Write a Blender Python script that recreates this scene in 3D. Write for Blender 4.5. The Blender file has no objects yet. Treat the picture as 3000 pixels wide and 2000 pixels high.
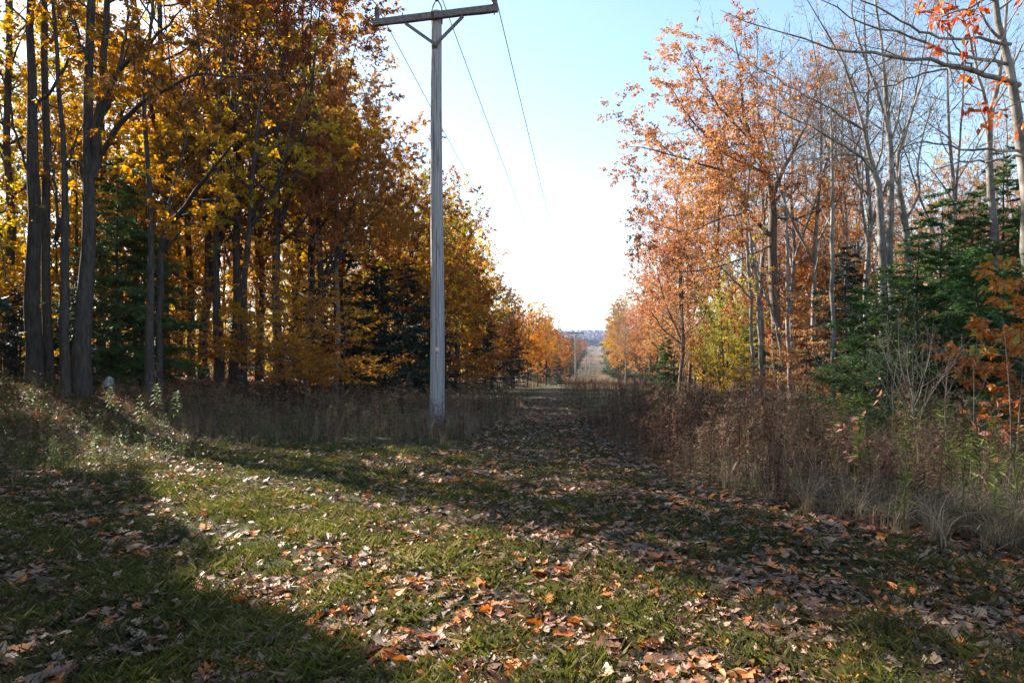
import bpy, math, random
import numpy as np

# ------------------------------------------------------------------ camera, sky, sun, exposure
scene = bpy.context.scene
COL = scene.collection
EYE = 1.6
FPX = 2000.0                                  # focal length in photo pixels (24 mm on a 36 mm wide frame)
cam_data = bpy.data.cameras.new("camera")
cam_data.lens = 24.0
cam_data.sensor_width = 36.0
cam_data.clip_start = 0.05
cam_data.clip_end = 9000.0
cam = bpy.data.objects.new("camera", cam_data)
cam.location = (0, 0, EYE)
cam.rotation_euler = (math.radians(90), 0, 0)
COL.objects.link(cam)
scene.camera = cam

SUN_AZ, SUN_EL = -50.0, 31.0                  # degrees left of the view direction, above the horizon
world = bpy.data.worlds.new("World")
scene.world = world
world.use_nodes = True
wn = world.node_tree
sky = wn.nodes.new("ShaderNodeTexSky")
sky.sky_type = 'NISHITA'
sky.sun_disc = False
sky.sun_elevation = math.radians(SUN_EL)
sky.sun_rotation = math.radians(SUN_AZ % 360)
sky.air_density = 1.0
sky.dust_density = 0.5
sky.ozone_density = 0.25
bgn = wn.nodes["Background"]
bgn.inputs["Strength"].default_value = 0.072
hsv = wn.nodes.new("ShaderNodeHueSaturation")      # the clear cyan of this autumn sky
hsv.inputs["Hue"].default_value = 0.493
hsv.inputs["Saturation"].default_value = 1.03
wn.links.new(sky.outputs["Color"], hsv.inputs["Color"])
wn.links.new(hsv.outputs["Color"], bgn.inputs["Color"])

saz, sel = math.radians(SUN_AZ), math.radians(SUN_EL)
SDIR = np.array([math.sin(saz) * math.cos(sel), math.cos(saz) * math.cos(sel), math.sin(sel)])   # towards the sun
sun_data = bpy.data.lights.new("sun", 'SUN')
sun_data.energy = 5.0
sun_data.angle = math.radians(0.53)
sun_data.color = (1.0, 0.93, 0.82)
sun = bpy.data.objects.new("sun", sun_data)
from mathutils import Vector
sun.rotation_euler = Vector(tuple(SDIR)).to_track_quat('Z', 'Y').to_euler()
sun.location = (-60, 50, 60)
COL.objects.link(sun)

scene.view_settings.view_transform = 'Standard'
scene.view_settings.look = 'None'
scene.view_settings.gamma = 1.0
scene.view_settings.exposure = 2.17
scene.render.engine = 'CYCLES'
cy = scene.cycles
cy.max_bounces = 6
cy.diffuse_bounces = 4
cy.glossy_bounces = 2
cy.transmission_bounces = 4
cy.volume_bounces = 0
cy.caustics_reflective = False
cy.caustics_refractive = False
cy.sample_clamp_indirect = 6.0

RNG = np.random.default_rng(7)


# ------------------------------------------------------------------ helpers
def P(px, py, d):
    """The point at depth d metres that the photograph shows at pixel (px, py)."""
    return np.array([(px - 1500.0) * d / FPX, d, EYE - (py - 1000.0) * d / FPX])


def sstep(a, b, x):
    t = np.clip((x - a) / (b - a), 0, 1)
    return t * t * (3 - 2 * t)


GY = [-80, 0, 6, 14.9, 25, 40, 60, 80, 119, 160, 216, 292, 390, 480, 570, 700, 900, 1200, 1600, 2200, 2800, 3300, 4500]
GZ = [0.3, 0, 0, -.33, -.8, -1.55, -2.6, -3.7, -5.8, -8.4, -10.9, -13.4, -12.4, -11.6, -11.2, -10.6, -9, -9, -7, 17, 31, 36, 30]
AX_Y = [-80, 15, 119, 216, 292, 390, 480, 570, 660, 750, 4500]
AX_X = [-13.2, -1.64, 11.1, 23.4, 33.3, 45.4, 57, 69, 81, 92.6, 560]


def axis_x(y):
    return np.interp(y, AX_Y, AX_X)


def gz(x, y):
    x = np.asarray(x, float)
    y = np.asarray(y, float)
    w = x - axis_x(y)
    z = np.interp(y, GY, GZ)
    z = 0.5 * z + 0.25 * np.interp(y - 4, GY, GZ) + 0.25 * np.interp(y + 4, GY, GZ)
    left = -w
    z = z + .92 * sstep(4.0, 9.0, left) * sstep(5, 12, y) * (1 - 0.5 * sstep(60, 140, y))
    z = z + 0.02 * np.clip(left - 8.5, 0, 120) * sstep(4, 14, y)
    z = z - 0.25 * sstep(5, 12, w) * sstep(4, 12, y)
    z = z + 0.02 * np.clip(w - 12, 0, 200) * sstep(60, 160, y)
    amp = 0.5 + 1.2 * sstep(5, 9, np.abs(w - 0.5))
    z = z + amp * 0.022 * (np.sin(1.7 * x + 0.6 * y) + np.sin(1.1 * y - 0.9 * x + 1.3) + 0.6 * np.sin(3.1 * x + 2.3 * y + .4))
    z = z + 9.0 * sstep(1800, 2600, y) * np.sin(x / 260.0 - .55) 
    return z


def gzf(x, y):
    return float(gz(x, y))


def path_c(y):
    return np.interp(y, [0, 6, 10, 14.6, 21, 30, 47, 65, 95, 150, 220], [0.3, .25, .25, .45, 1.15, 1.6, 2.6, 3.9, 7.0, 14, 23])


def path_h(y):
    return np.interp(y, [6, 10, 15, 22, 40, 70, 220], [1.6, 1.35, 1.1, .95, .8, .7, .7])


def make_mesh(name, V, F, tone=None, smooth=None, mats=(), mat_idx=None):
    """V (n,3); F list of int arrays (k,3) or (k,4) in order."""
    V = np.ascontiguousarray(V, dtype=np.float32)
    F = [np.asarray(f, dtype=np.int32) for f in F if len(f)]
    me = bpy.data.meshes.new(name)
    me.vertices.add(len(V))
    me.vertices.foreach_set("co", V.ravel())
    loops = np.concatenate([f.ravel() for f in F])
    tot = np.concatenate([np.full(len(f), f.shape[1], np.int32) for f in F])
    start = np.concatenate([[0], np.cumsum(tot)[:-1]]).astype(np.int32)
    me.loops.add(len(loops))
    me.loops.foreach_set("vertex_index", loops)
    me.polygons.add(len(tot))
    me.polygons.foreach_set("loop_start", start)
    me.polygons.foreach_set("loop_total", tot)
    if smooth is not None:
        sm = np.concatenate([np.full(len(f), bool(s)) for f, s in zip(F, smooth)])
        me.polygons.foreach_set("use_smooth", sm)
    for m in mats:
        me.materials.append(m)
    if mat_idx is not None:
        mi = np.concatenate([np.full(len(f), k, np.int32) for f, k in zip(F, mat_idx)])
        me.polygons.foreach_set("material_index", mi)
    if tone is not None:
        a = me.attributes.new("tone", 'FLOAT', 'POINT')
        a.data.foreach_set("value", np.asarray(tone, np.float32))
    me.update(calc_edges=True)
    return me


class Geo:
    """Collects vertices and faces; build() links them as ONE mesh."""
    def __init__(self):
        self.v, self.f, self.t, self.sm, self.mi, self.n = [], [], [], [], [], 0

    def add(self, V, F, tone=0.5, smooth=False, mi=0):
        V = np.asarray(V, float).reshape(-1, 3)
        self.v.append(V)
        self.f.append(np.asarray(F, np.int64) + self.n)
        self.t.append(np.full(len(V), tone) if np.isscalar(tone) else np.asarray(tone, float))
        self.sm.append(smooth)
        self.mi.append(mi)
        self.n += len(V)

    def tubes(self, Pl, R, sides, tone=0.5, mi=0, cap=False):
        V, F = tube_arrays(Pl, R, sides)
        tn = tone if np.isscalar(tone) else np.repeat(np.asarray(tone), Pl.shape[1] * sides)
        self.add(V, F, tn, True, mi)
        if cap:
            T, n = Pl.shape[:2]
            base = self.n - T * n * sides
            for k in range(T):
                self.add(Pl[k, -1], np.zeros((0, 3), int), 0.5, True, mi)
                c = self.n - 1
                r0 = base + k * n * sides + (n - 1) * sides
                self.f.append(np.array([[r0 + i, r0 + (i + 1) % sides, c] for i in range(sides)]))
                self.sm.append(False)
                self.mi.append(mi)

    def quads(self, Q, tone=0.5, mi=0):
        """Q (n,4,3) separate quads; tone scalar or per quad."""
        n = len(Q)
        F = np.arange(n * 4).reshape(n, 4)
        self.add(Q.reshape(-1, 3), F, tone if np.isscalar(tone) else np.repeat(tone, 4), False, mi)

    def box(self, c, ax, ay, az, tone=0.5, mi=0):
        """box round centre c with half-axis vectors ax, ay, az"""
        c, ax, ay, az = map(lambda q: np.asarray(q, float), (c, ax, ay, az))
        V = np.array([c + sx * ax + sy * ay + sz * az for sz in (-1, 1) for sy in (-1, 1) for sx in (-1, 1)])
        F = [[0, 2, 3, 1], [4, 5, 7, 6], [0, 1, 5, 4], [2, 6, 7, 3], [0, 4, 6, 2], [1, 3, 7, 5]]
        self.add(V, F, tone, False, mi)

    def mesh(self, name, mats):
        fs, sm, mi = [], [], []
        for f, s, m in zip(self.f, self.sm, self.mi):
            if len(f):
                fs.append(f); sm.append(s); mi.append(m)
        return make_mesh(name, np.concatenate(self.v), fs, np.concatenate(self.t), sm, mats, mi)


def tube_arrays(Pl, R, sides):
    """Pl (T,n,3), R (T,n)"""
    Pl = np.asarray(Pl, float)
    T, n = Pl.shape[:2]
    d = np.empty_like(Pl)
    d[:, 1:-1] = Pl[:, 2:] - Pl[:, :-2]
    d[:, 0] = Pl[:, 1] - Pl[:, 0]
    d[:, -1] = Pl[:, -1] - Pl[:, -2]
    d /= np.linalg.norm(d, axis=2, keepdims=True) + 1e-9
    mean = Pl[:, -1] - Pl[:, 0]
    ref = np.where((np.abs(mean[:, 2:3]) > 0.6 * np.linalg.norm(mean, axis=1, keepdims=True)), np.array([[1., 0, 0]]), np.array([[0, 0, 1.]]))
    ref = np.repeat(ref[:, None, :], n, 1)
    u = np.cross(d, ref)
    u /= np.linalg.norm(u, axis=2, keepdims=True) + 1e-9
    v = np.cross(d, u)
    a = np.arange(sides) * 2 * math.pi / sides
    ring = Pl[:, :, None, :] + R[:, :, None, None] * (np.cos(a)[None, None, :, None] * u[:, :, None, :] + np.sin(a)[None, None, :, None] * v[:, :, None, :])
    V = ring.reshape(-1, 3)
    base = (np.arange(T) * n * sides)[:, None, None] + (np.arange(n - 1) * sides)[None, :, None]
    i = np.arange(sides)[None, None, :]
    j = (np.arange(sides) + 1)[None, None, :] % sides
    F = np.stack([base + i, base + sides + i, base + sides + j, base + j], -1).reshape(-1, 4)
    return V, F


def unit(a):
    return a / (np.linalg.norm(a, axis=-1, keepdims=True) + 1e-9)


def resample(pts, rad, n):
    pts = np.asarray(pts, float)
    rad = np.asarray(rad, float)
    s = np.concatenate([[0], np.cumsum(np.linalg.norm(np.diff(pts, axis=0), axis=1))])
    q = np.linspace(0, s[-1], n)
    # smooth with a cubic hermite through the given points
    m = np.gradient(pts, s, axis=0)
    k = np.clip(np.searchsorted(s, q, side='right') - 1, 0, len(s) - 2)
    h = (s[k + 1] - s[k])[:, None]
    t = ((q - s[k]) / (s[k + 1] - s[k]))[:, None]
    out = (2 * t**3 - 3 * t**2 + 1) * pts[k] + (t**3 - 2 * t**2 + t) * h * m[k] + (-2 * t**3 + 3 * t**2) * pts[k + 1] + (t**3 - t**2) * h * m[k + 1]
    return out, np.interp(q, s, rad)


def grow(Pp, Rp, rng, n=None, per_m=None, t0=0.2, t1=1.0, ang=50, ang_sd=10, length=None, ratio=None, rr=0.6, rmax=9, rmin=.0015, up=0.0,
         wob=0.12, pts=5, planar=False, zj=.08, flat=0.0, taper=0.88, azbias=None):
    """children of every branch in the batch Pp (T,n,3): the same call makes limbs, branches and twigs"""
    T, m = Pp.shape[:2]
    seg = np.linalg.norm(np.diff(Pp, axis=1), axis=2)
    plen = seg.sum(1)
    if n is not None:
        cnt = np.full(T, n) if np.isscalar(n) else np.asarray(n)
    else:
        x = per_m * plen * (t1 - t0)
        cnt = np.floor(x + rng.random(T)).astype(int)
        cnt = np.maximum(cnt, 1)
    idx = np.repeat(np.arange(T), cnt)
    C = len(idx)
    k = np.arange(C) - np.repeat(np.cumsum(cnt) - cnt, cnt)
    t = t0 + (t1 - t0) * (k + rng.random(C)) / cnt[idx]
    f = np.clip(t, 0, .9999) * (m - 1)
    i0 = f.astype(int)
    fr = (f - i0)[:, None]
    pos = Pp[idx, i0] * (1 - fr) + Pp[idx, i0 + 1] * fr
    dp = unit(Pp[idx, i0 + 1] - Pp[idx, i0])
    r0 = Rp[idx, i0] * (1 - fr[:, 0]) + Rp[idx, i0 + 1] * fr[:, 0]
    a = np.radians(rng.normal(ang, ang_sd, C))
    if planar:
        side = unit(np.cross(dp, np.array([0, 0, 1.0])))
        sgn = np.where(k % 2 == 0, 1.0, -1.0)[:, None]
        d = np.cos(a)[:, None] * dp + sgn * np.sin(a)[:, None] * side
        d[:, 2] += rng.normal(0, zj, C)
    else:
        ref = np.where(np.abs(dp[:, 2:3]) > .9, np.array([[1., 0, 0]]), np.array([[0, 0, 1.]]))
        u = unit(np.cross(dp, ref))
        v = np.cross(dp, u)
        az = k * 2.39996 + np.repeat(rng.random(T) * 6.28, cnt) + rng.normal(0, .35, C)
        d = np.cos(a)[:, None] * dp + np.sin(a)[:, None] * (np.cos(az)[:, None] * u + np.sin(az)[:, None] * v)
    if azbias is not None:
        d = d + np.asarray(azbias)
    if flat:
        d[:, 2] *= (1 - flat)
    d = unit(d)
    if length is not None:
        L = length(t) if callable(length) else np.full(C, float(length))
    else:
        L = plen[idx] * (ratio(t) if callable(ratio) else ratio)
    L = L * rng.uniform(.65, 1.2, C)
    Pc = np.empty((C, pts, 3))
    Pc[:, 0] = pos
    step = (L / (pts - 1))[:, None]
    for j in range(1, pts):
        Pc[:, j] = Pc[:, j - 1] + d * step
        d = d + rng.normal(0, wob, (C, 3))
        d[:, 2] += up
        d = unit(d)
    rc = np.clip(r0 * rr, rmin, rmax)
    Rc = rc[:, None] * (1 - taper * np.linspace(0, 1, pts))[None, :]
    return Pc, np.maximum(Rc, rmin * .6)


def leaf_quads(base, d, nrm, L, w, fold=0.12, mid=.45):
    side = unit(np.cross(d, nrm))
    n2 = np.cross(side, d)
    L, w = L[:, None], w[:, None]
    v0 = base
    v2 = base + d * L
    m_ = base + d * L * mid + n2 * fold * w
    return np.stack([v0, m_ + side * w * .5, v2, m_ - side * w * .5], 1)


def leaves_on(Pt, rng, per, L, w, droop=0.2, flat=0.3, spread=.9, jit=.03, t0=.15):
    """leaf quads along each twig of the batch"""
    T, m = Pt.shape[:2]
    idx = np.repeat(np.arange(T), per)
    C = len(idx)
    t = t0 + (1 - t0) * rng.random(C)
    f = np.clip(t, 0, .9999) * (m - 1)
    i0 = f.astype(int)
    fr = (f - i0)[:, None]
    pos = Pt[idx, i0] * (1 - fr) + Pt[idx, i0 + 1] * fr + rng.normal(0, jit, (C, 3))
    dp = unit(Pt[idx, i0 + 1] - Pt[idx, i0])
    d = unit(dp * .5 + rng.normal(0, spread, (C, 3)) * np.array([1, 1, .6]) + np.array([0, 0, -droop]))
    nr = unit(rng.normal(0, 1, (C, 3)) * (1 - flat) + np.array([0, 0, 1.0]) * flat * 2)
    size = rng.lognormal(0, .25, C)
    return leaf_quads(pos, d, nr, L * size, w * size), pos


def clump_tone(pos, rng, sd=.17, f=1.1, ph=0.):
    n = np.sin(pos[:, 0] * f + ph) + np.sin(pos[:, 1] * f * 1.3 + 1.7 + ph) + np.sin(pos[:, 2] * f * 1.2 + .6 * pos[:, 0] + ph)
    return np.clip(.5 + .13 * n + rng.normal(0, sd, len(pos)), 0, 1)


# ------------------------------------------------------------------ materials
def nodes_of(m):
    m.use_nodes = True
    nt = m.node_tree
    nt.nodes.clear()
    return nt, nt.nodes.new("ShaderNodeOutputMaterial")


def ramp_node(nt, stops, interp='LINEAR'):
    r = nt.nodes.new("ShaderNodeValToRGB")
    r.color_ramp.interpolation = interp
    e = r.color_ramp.elements
    while len(e) < len(stops):
        e.new(0.5)
    for el, (p, c) in zip(e, stops):
        el.position = p
        el.color = (*c, 1)
    return r


def leaf_mat(name, stops, transl=.45, rough=.5, spec=.35, tcol=1.0, huevar=.02, from_obj=False):
    m = bpy.data.materials.new(name)
    nt, out = nodes_of(m)
    L = nt.links.new
    if from_obj:
        oi = nt.nodes.new("ShaderNodeObjectInfo")
        tc = nt.nodes.new("ShaderNodeTexCoord")
        no = nt.nodes.new("ShaderNodeTexNoise")
        no.inputs["Scale"].default_value = 28
        no.inputs["Detail"].default_value = 3
        L(tc.outputs["Object"], no.inputs["Vector"])
        mr = nt.nodes.new("ShaderNodeMapRange")
        mr.inputs[1].default_value, mr.inputs[2].default_value = .3, .7
        mr.inputs[3].default_value, mr.inputs[4].default_value = .62, 1.25
        L(no.outputs["Fac"], mr.inputs[0])
        hs = nt.nodes.new("ShaderNodeHueSaturation")
        L(oi.outputs["Color"], hs.inputs["Color"])
        L(mr.outputs[0], hs.inputs["Value"])
        colout = hs.outputs["Color"]
    else:
        at = nt.nodes.new("ShaderNodeAttribute")
        at.attribute_name = "tone"
        r = ramp_node(nt, stops)
        L(at.outputs["Fac"], r.inputs["Fac"])
        oi = nt.nodes.new("ShaderNodeObjectInfo")
        hs = nt.nodes.new("ShaderNodeHueSaturation")
        mr = nt.nodes.new("ShaderNodeMapRange")
        mr.inputs[3].default_value, mr.inputs[4].default_value = .5 - huevar, .5 + huevar
        L(oi.outputs["Random"], mr.inputs[0])
        L(mr.outputs[0], hs.inputs["Hue"])
        L(r.outputs["Color"], hs.inputs["Color"])
        colout = hs.outputs["Color"]
    pb = nt.nodes.new("ShaderNodeBsdfPrincipled")
    pb.inputs["Roughness"].default_value = rough
    pb.inputs["Specular IOR Level"].default_value = spec
    L(colout, pb.inputs["Base Color"])
    tr = nt.nodes.new("ShaderNodeBsdfTranslucent")
    h2 = nt.nodes.new("ShaderNodeHueSaturation")
    h2.inputs["Saturation"].default_value = 1.12
    h2.inputs["Value"].default_value = tcol
    L(colout, h2.inputs["Color"])
    L(h2.outputs["Color"], tr.inputs["Color"])
    mx = nt.nodes.new("ShaderNodeMixShader")
    mx.inputs[0].default_value = transl
    L(pb.outputs[0], mx.inputs[1])
    L(tr.outputs[0], mx.inputs[2])
    L(mx.outputs[0], out.inputs["Surface"])
    return m


def bark_mat(name, dark, light, zs=.25, scale=14, bump=.5, patch=None, rough=.85):
    m = bpy.data.materials.new(name)
    nt, out = nodes_of(m)
    L = nt.links.new
    tc = nt.nodes.new("ShaderNodeTexCoord")
    mp = nt.nodes.new("ShaderNodeMapping")
    mp.inputs["Scale"].default_value = (1, 1, zs)
    L(tc.outputs["Object"], mp.inputs["Vector"])
    n1 = nt.nodes.new("ShaderNodeTexNoise")
    n1.inputs["Scale"].default_value = scale
    n1.inputs["Detail"].default_value = 6
    n1.inputs["Roughness"].default_value = .65
    L(mp.outputs[0], n1.inputs["Vector"])
    r = ramp_node(nt, [(.32, dark), (.68, light)])
    L(n1.outputs["Fac"], r.inputs["Fac"])
    col = r.outputs["Color"]
    n2 = nt.nodes.new("ShaderNodeTexNoise")
    n2.inputs["Scale"].default_value = 2.2
    n2.inputs["Detail"].default_value = 4
    L(tc.outputs["Object"], n2.inputs["Vector"])
    if patch is not None:
        r2 = ramp_node(nt, [(.5, (0, 0, 0)), (.62, (1, 1, 1))])
        L(n2.outputs["Fac"], r2.inputs["Fac"])
        mx = nt.nodes.new("ShaderNodeMixRGB")
        mx.inputs["Color2"].default_value = (*patch, 1)
        L(r2.outputs["Color"], mx.inputs["Fac"])
        L(col, mx.inputs["Color1"])
        col = mx.outputs["Color"]
    pb = nt.nodes.new("ShaderNodeBsdfPrincipled")
    pb.inputs["Roughness"].default_value = rough
    pb.inputs["Specular IOR Level"].default_value = .2
    L(col, pb.inputs["Base Color"])
    bp = nt.nodes.new("ShaderNodeBump")
    bp.inputs["Strength"].default_value = bump
    bp.inputs["Distance"].default_value = .02
    L(n1.outputs["Fac"], bp.inputs["Height"])
    L(bp.outputs[0], pb.inputs["Normal"])
    L(pb.outputs[0], out.inputs["Surface"])
    return m


def plain_mat(name, col, rough=.6, metal=0., noise=.25, scale=30):
    m = bpy.data.materials.new(name)
    nt, out = nodes_of(m)
    L = nt.links.new
    tc = nt.nodes.new("ShaderNodeTexCoord")
    n1 = nt.nodes.new("ShaderNodeTexNoise")
    n1.inputs["Scale"].default_value = scale
    L(tc.outputs["Object"], n1.inputs["Vector"])
    r = ramp_node(nt, [(.3, tuple(c * (1 - noise) for c in col)), (.7, tuple(min(1, c * (1 + noise)) for c in col))])
    L(n1.outputs["Fac"], r.inputs["Fac"])
    pb = nt.nodes.new("ShaderNodeBsdfPrincipled")
    pb.inputs["Roughness"].default_value = rough
    pb.inputs["Metallic"].default_value = metal
    L(r.outputs["Color"], pb.inputs["Base Color"])
    L(pb.outputs[0], out.inputs["Surface"])
    return m


M = {}
M['gold'] = leaf_mat('gold_leaves', [(0, (.20, .10, .016)), (.3, (.42, .22, .02)), (.6, (.56, .34, .03)), (.85, (.50, .36, .04)), (1, (.28, .28, .04))], .58, tcol=1.28)
M['amber'] = leaf_mat('amber_leaves', [(0, (.20, .08, .02)), (.35, (.40, .17, .025)), (.7, (.50, .26, .03)), (1, (.54, .35, .04))], .58, tcol=1.28)
M['rust'] = leaf_mat('rust_oak_leaves', [(0, (.14, .06, .025)), (.4, (.29, .12, .035)), (.75, (.40, .18, .042)), (1, (.44, .26, .05))], .5, tcol=1.25)
M['orange'] = leaf_mat('orange_oak_leaves', [(0, (.24, .10, .045)), (.4, (.40, .18, .075)), (.75, (.48, .245, .10)), (1, (.52, .34, .15))], .45, tcol=1.1)
M['lime'] = leaf_mat('yellow_green_leaves', [(0, (.12, .13, .03)), (.4, (.27, .25, .05)), (.8, (.43, .34, .07)), (1, (.48, .32, .07))], .5, tcol=1.25)
M['olive'] = leaf_mat('green_gold_leaves', [(0, (.10, .115, .02)), (.4, (.20, .19, .03)), (.75, (.38, .27, .03)), (1, (.42, .22, .03))], .55, tcol=1.1)
M['red'] = leaf_mat('red_orange_leaves', [(0, (.22, .055, .015)), (.45, (.44, .115, .02)), (.8, (.54, .20, .03)), (1, (.56, .32, .06))], .45)
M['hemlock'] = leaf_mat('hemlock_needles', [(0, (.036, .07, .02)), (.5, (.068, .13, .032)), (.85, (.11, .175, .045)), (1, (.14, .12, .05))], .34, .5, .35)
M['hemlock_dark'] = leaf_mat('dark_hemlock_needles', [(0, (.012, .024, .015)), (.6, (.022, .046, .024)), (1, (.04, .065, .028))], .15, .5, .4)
M['pine'] = leaf_mat('pine_needles', [(0, (.03, .055, .03)), (.5, (.06, .10, .045)), (1, (.12, .15, .06))], .2)
M['bark_dark'] = bark_mat('dark_bark', (.03, .024, .02), (.095, .078, .066), .18, 18, .9)
M['bark_brown'] = bark_mat('brown_bark', (.06, .046, .036), (.17, .135, .11), .25, 16, .7)
M['bark_grey'] = bark_mat('grey_beech_bark', (.085, .072, .06), (.22, .195, .17), .8, 9, .35, (.29, .265, .235))
M['bark_pale'] = bark_mat('pale_sapling_bark', (.15, .132, .11), (.31, .285, .25), 1.3, 12, .3, (.12, .105, .085))
M['twig'] = bark_mat('twig_bark', (.11, .085, .07), (.27, .22, .19), 1, 10, .1)
M['twig_pale'] = bark_mat('pale_twig_bark', (.13, .10, .085), (.26, .215, .19), 1, 10, .1)


def link(name, me, parent=None):
    o = bpy.data.objects.new(name, me)
    COL.objects.link(o)
    if parent is not None:
        o.parent = parent
    return o


def tag(o, label=None, cat=None, group=None, kind=None):
    if label: o["label"] = label
    if cat: o["category"] = cat
    if group: o["group"] = group
    if kind: o["kind"] = kind
    return o


def empty(name, loc, rz=0., s=1.):
    o = bpy.data.objects.new(name, None)
    o.empty_display_size = .3
    COL.objects.link(o)
    o.location = tuple(float(c) for c in loc)
    o.rotation_euler = (0, 0, rz)
    o.scale = (s, s, s)
    return o


# ------------------------------------------------------------------ ground
def nonuni(lo_fine, hi_fine, step, lo, hi, g=1.09):
    c = list(np.arange(lo_fine, hi_fine + 1e-6, step))
    s = step
    while c[-1] < hi:
        s *= g
        c.append(c[-1] + s)
    s = step
    while c[0] > lo:
        s *= g
        c.insert(0, c[0] - s)
    return np.array(c)


def ground_attrs(x, y):
    w = x - axis_x(y)
    wood = np.maximum(sstep(5.6, 8.0, -w) * sstep(8, 12, y + .2 * (-w - 6)), sstep(7.5, 10, w))
    wood = np.maximum(wood, sstep(9, 12, -w))
    mead = sstep(85, 130, y) * (1 - sstep(270, 340, y)) * (1 - sstep(8, 12, np.abs(w)))
    far = sstep(330, 480, y)
    return wood, mead, far


gxs = nonuni(-26, 26, .4, -2600, 2600)
gys = nonuni(-12, 60, .4, -90, 4400, 1.05)
GX, GYY = np.meshgrid(gxs, gys)
GZZ = gz(GX, GYY)
nv = GX.size
gi = np.arange(nv).reshape(GX.shape)
gf = np.stack([gi[:-1, :-1], gi[:-1, 1:], gi[1:, 1:], gi[1:, :-1]], -1).reshape(-1, 4)
gme = make_mesh('ground', np.stack([GX, GYY, GZZ], -1).reshape(-1, 3), [gf], None, [True])
for nm, arr in zip(('wood', 'mead', 'far'), ground_attrs(GX, GYY)):
    a = gme.attributes.new(nm, 'FLOAT', 'POINT')
    a.data.foreach_set('value', arr.ravel().astype(np.float32))


def ground_mat():
    m = bpy.data.materials.new('ground_soil_and_turf')
    nt, out = nodes_of(m)
    L = nt.links.new
    tc = nt.nodes.new("ShaderNodeTexCoord")

    def noise(scale, detail=5, rough=.6):
        n = nt.nodes.new("ShaderNodeTexNoise")
        n.inputs["Scale"].default_value = scale
        n.inputs["Detail"].default_value = detail
        n.inputs["Roughness"].default_value = rough
        L(tc.outputs["Object"], n.inputs["Vector"])
        return n.outputs["Fac"]

    def mixc(f, a, b):
        x = nt.nodes.new("ShaderNodeMixRGB")
        L(f, x.inputs["Fac"])
        L(a, x.inputs["Color1"]); L(b, x.inputs["Color2"])
        return x.outputs["Color"]

    def attr(n):
        a = nt.nodes.new("ShaderNodeAttribute")
        a.attribute_name = n
        return a.outputs["Fac"]

    def ramp(f, stops):
        r = ramp_node(nt, stops)
        L(f, r.inputs["Fac"])
        return r.outputs["Color"]
    turf = ramp(noise(9, 8, .75), [(.3, (.028, .022, .013)), (.5, (.045, .045, .018)), (.72, (.07, .075, .025))])
    litter = ramp(noise(14, 8, .8), [(.28, (.03, .017, .01)), (.5, (.11, .055, .028)), (.68, (.2, .10, .05)), (.8, (.3, .17, .09))])
    meadow = ramp(noise(.35, 8, .75), [(.3, (.09, .085, .03)), (.5, (.25, .19, .07)), (.7, (.33, .26, .10))])
    farc = ramp(noise(.045, 6, .75), [(.3, (.045, .065, .035)), (.46, (.10, .085, .045)), (.58, (.21, .10, .045)), (.75, (.13, .11, .09))])
    c = mixc(attr('wood'), turf, litter)
    c = mixc(attr('mead'), c, meadow)
    c = mixc(attr('far'), c, farc)
    pb = nt.nodes.new("ShaderNodeBsdfPrincipled")
    pb.inputs["Roughness"].default_value = .95
    pb.inputs["Specular IOR Level"].default_value = .1
    L(c, pb.inputs["Base Color"])
    bp = nt.nodes.new("ShaderNodeBump")
    bp.inputs["Strength"].default_value = .6
    bp.inputs["Distance"].default_value = .03
    L(noise(30, 5, .7), bp.inputs["Height"])
    L(bp.outputs[0], pb.inputs["Normal"])
    L(pb.outputs[0], out.inputs["Surface"])
    return m


M['ground'] = ground_mat()
gme.materials.append(M['ground'])
tag(link('ground', gme), 'grassy clearing, wooded banks and valley floor strewn with leaves', kind='structure')

# the mown track that runs down the clearing
pys = np.concatenate([np.arange(9, 60, .5), np.arange(60, 222, 3)])
pv = []
for s in np.linspace(-1, 1, 9):
    px_ = path_c(pys) + s * path_h(pys)
    pv.append(np.stack([px_, pys, gz(px_, pys) + .012 - .02 * s * s], -1))
pv = np.stack(pv, 1)
pi = np.arange(pv.shape[0] * 9).reshape(-1, 9)
pf = np.stack([pi[:-1, :-1], pi[:-1, 1:], pi[1:, 1:], pi[1:, :-1]], -1).reshape(-1, 4)
pme = make_mesh('path', pv.reshape(-1, 3), [pf], None, [True])


def path_mat():
    m = bpy.data.materials.new('mown_track')
    nt, out = nodes_of(m)
    L = nt.links.new
    tc = nt.nodes.new("ShaderNodeTexCoord")
    n = nt.nodes.new("ShaderNodeTexNoise")
    n.inputs["Scale"].default_value = 7
    n.inputs["Detail"].default_value = 8
    n.inputs["Roughness"].default_value = .8
    L(tc.outputs["Object"], n.inputs["Vector"])
    r = ramp_node(nt, [(.3, (.03, .025, .015)), (.48, (.055, .05, .022)), (.6, (.11, .07, .04)), (.78, (.2, .13, .08))])
    L(n.outputs["Fac"], r.inputs["Fac"])
    pb = nt.nodes.new("ShaderNodeBsdfPrincipled")
    pb.inputs["Roughness"].default_value = .95
    pb.inputs["Specular IOR Level"].default_value = .1
    L(r.outputs["Color"], pb.inputs["Base Color"])
    bp = nt.nodes.new("ShaderNodeBump")
    bp.inputs["Distance"].default_value = .03
    L(n.outputs["Fac"], bp.inputs["Height"])
    L(bp.outputs[0], pb.inputs["Normal"])
    L(pb.outputs[0], out.inputs["Surface"])
    return m


pme.materials.append(path_mat())
tag(link('path', pme), 'mown leaf strewn track running down the clearing under the power line', kind='structure')


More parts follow.
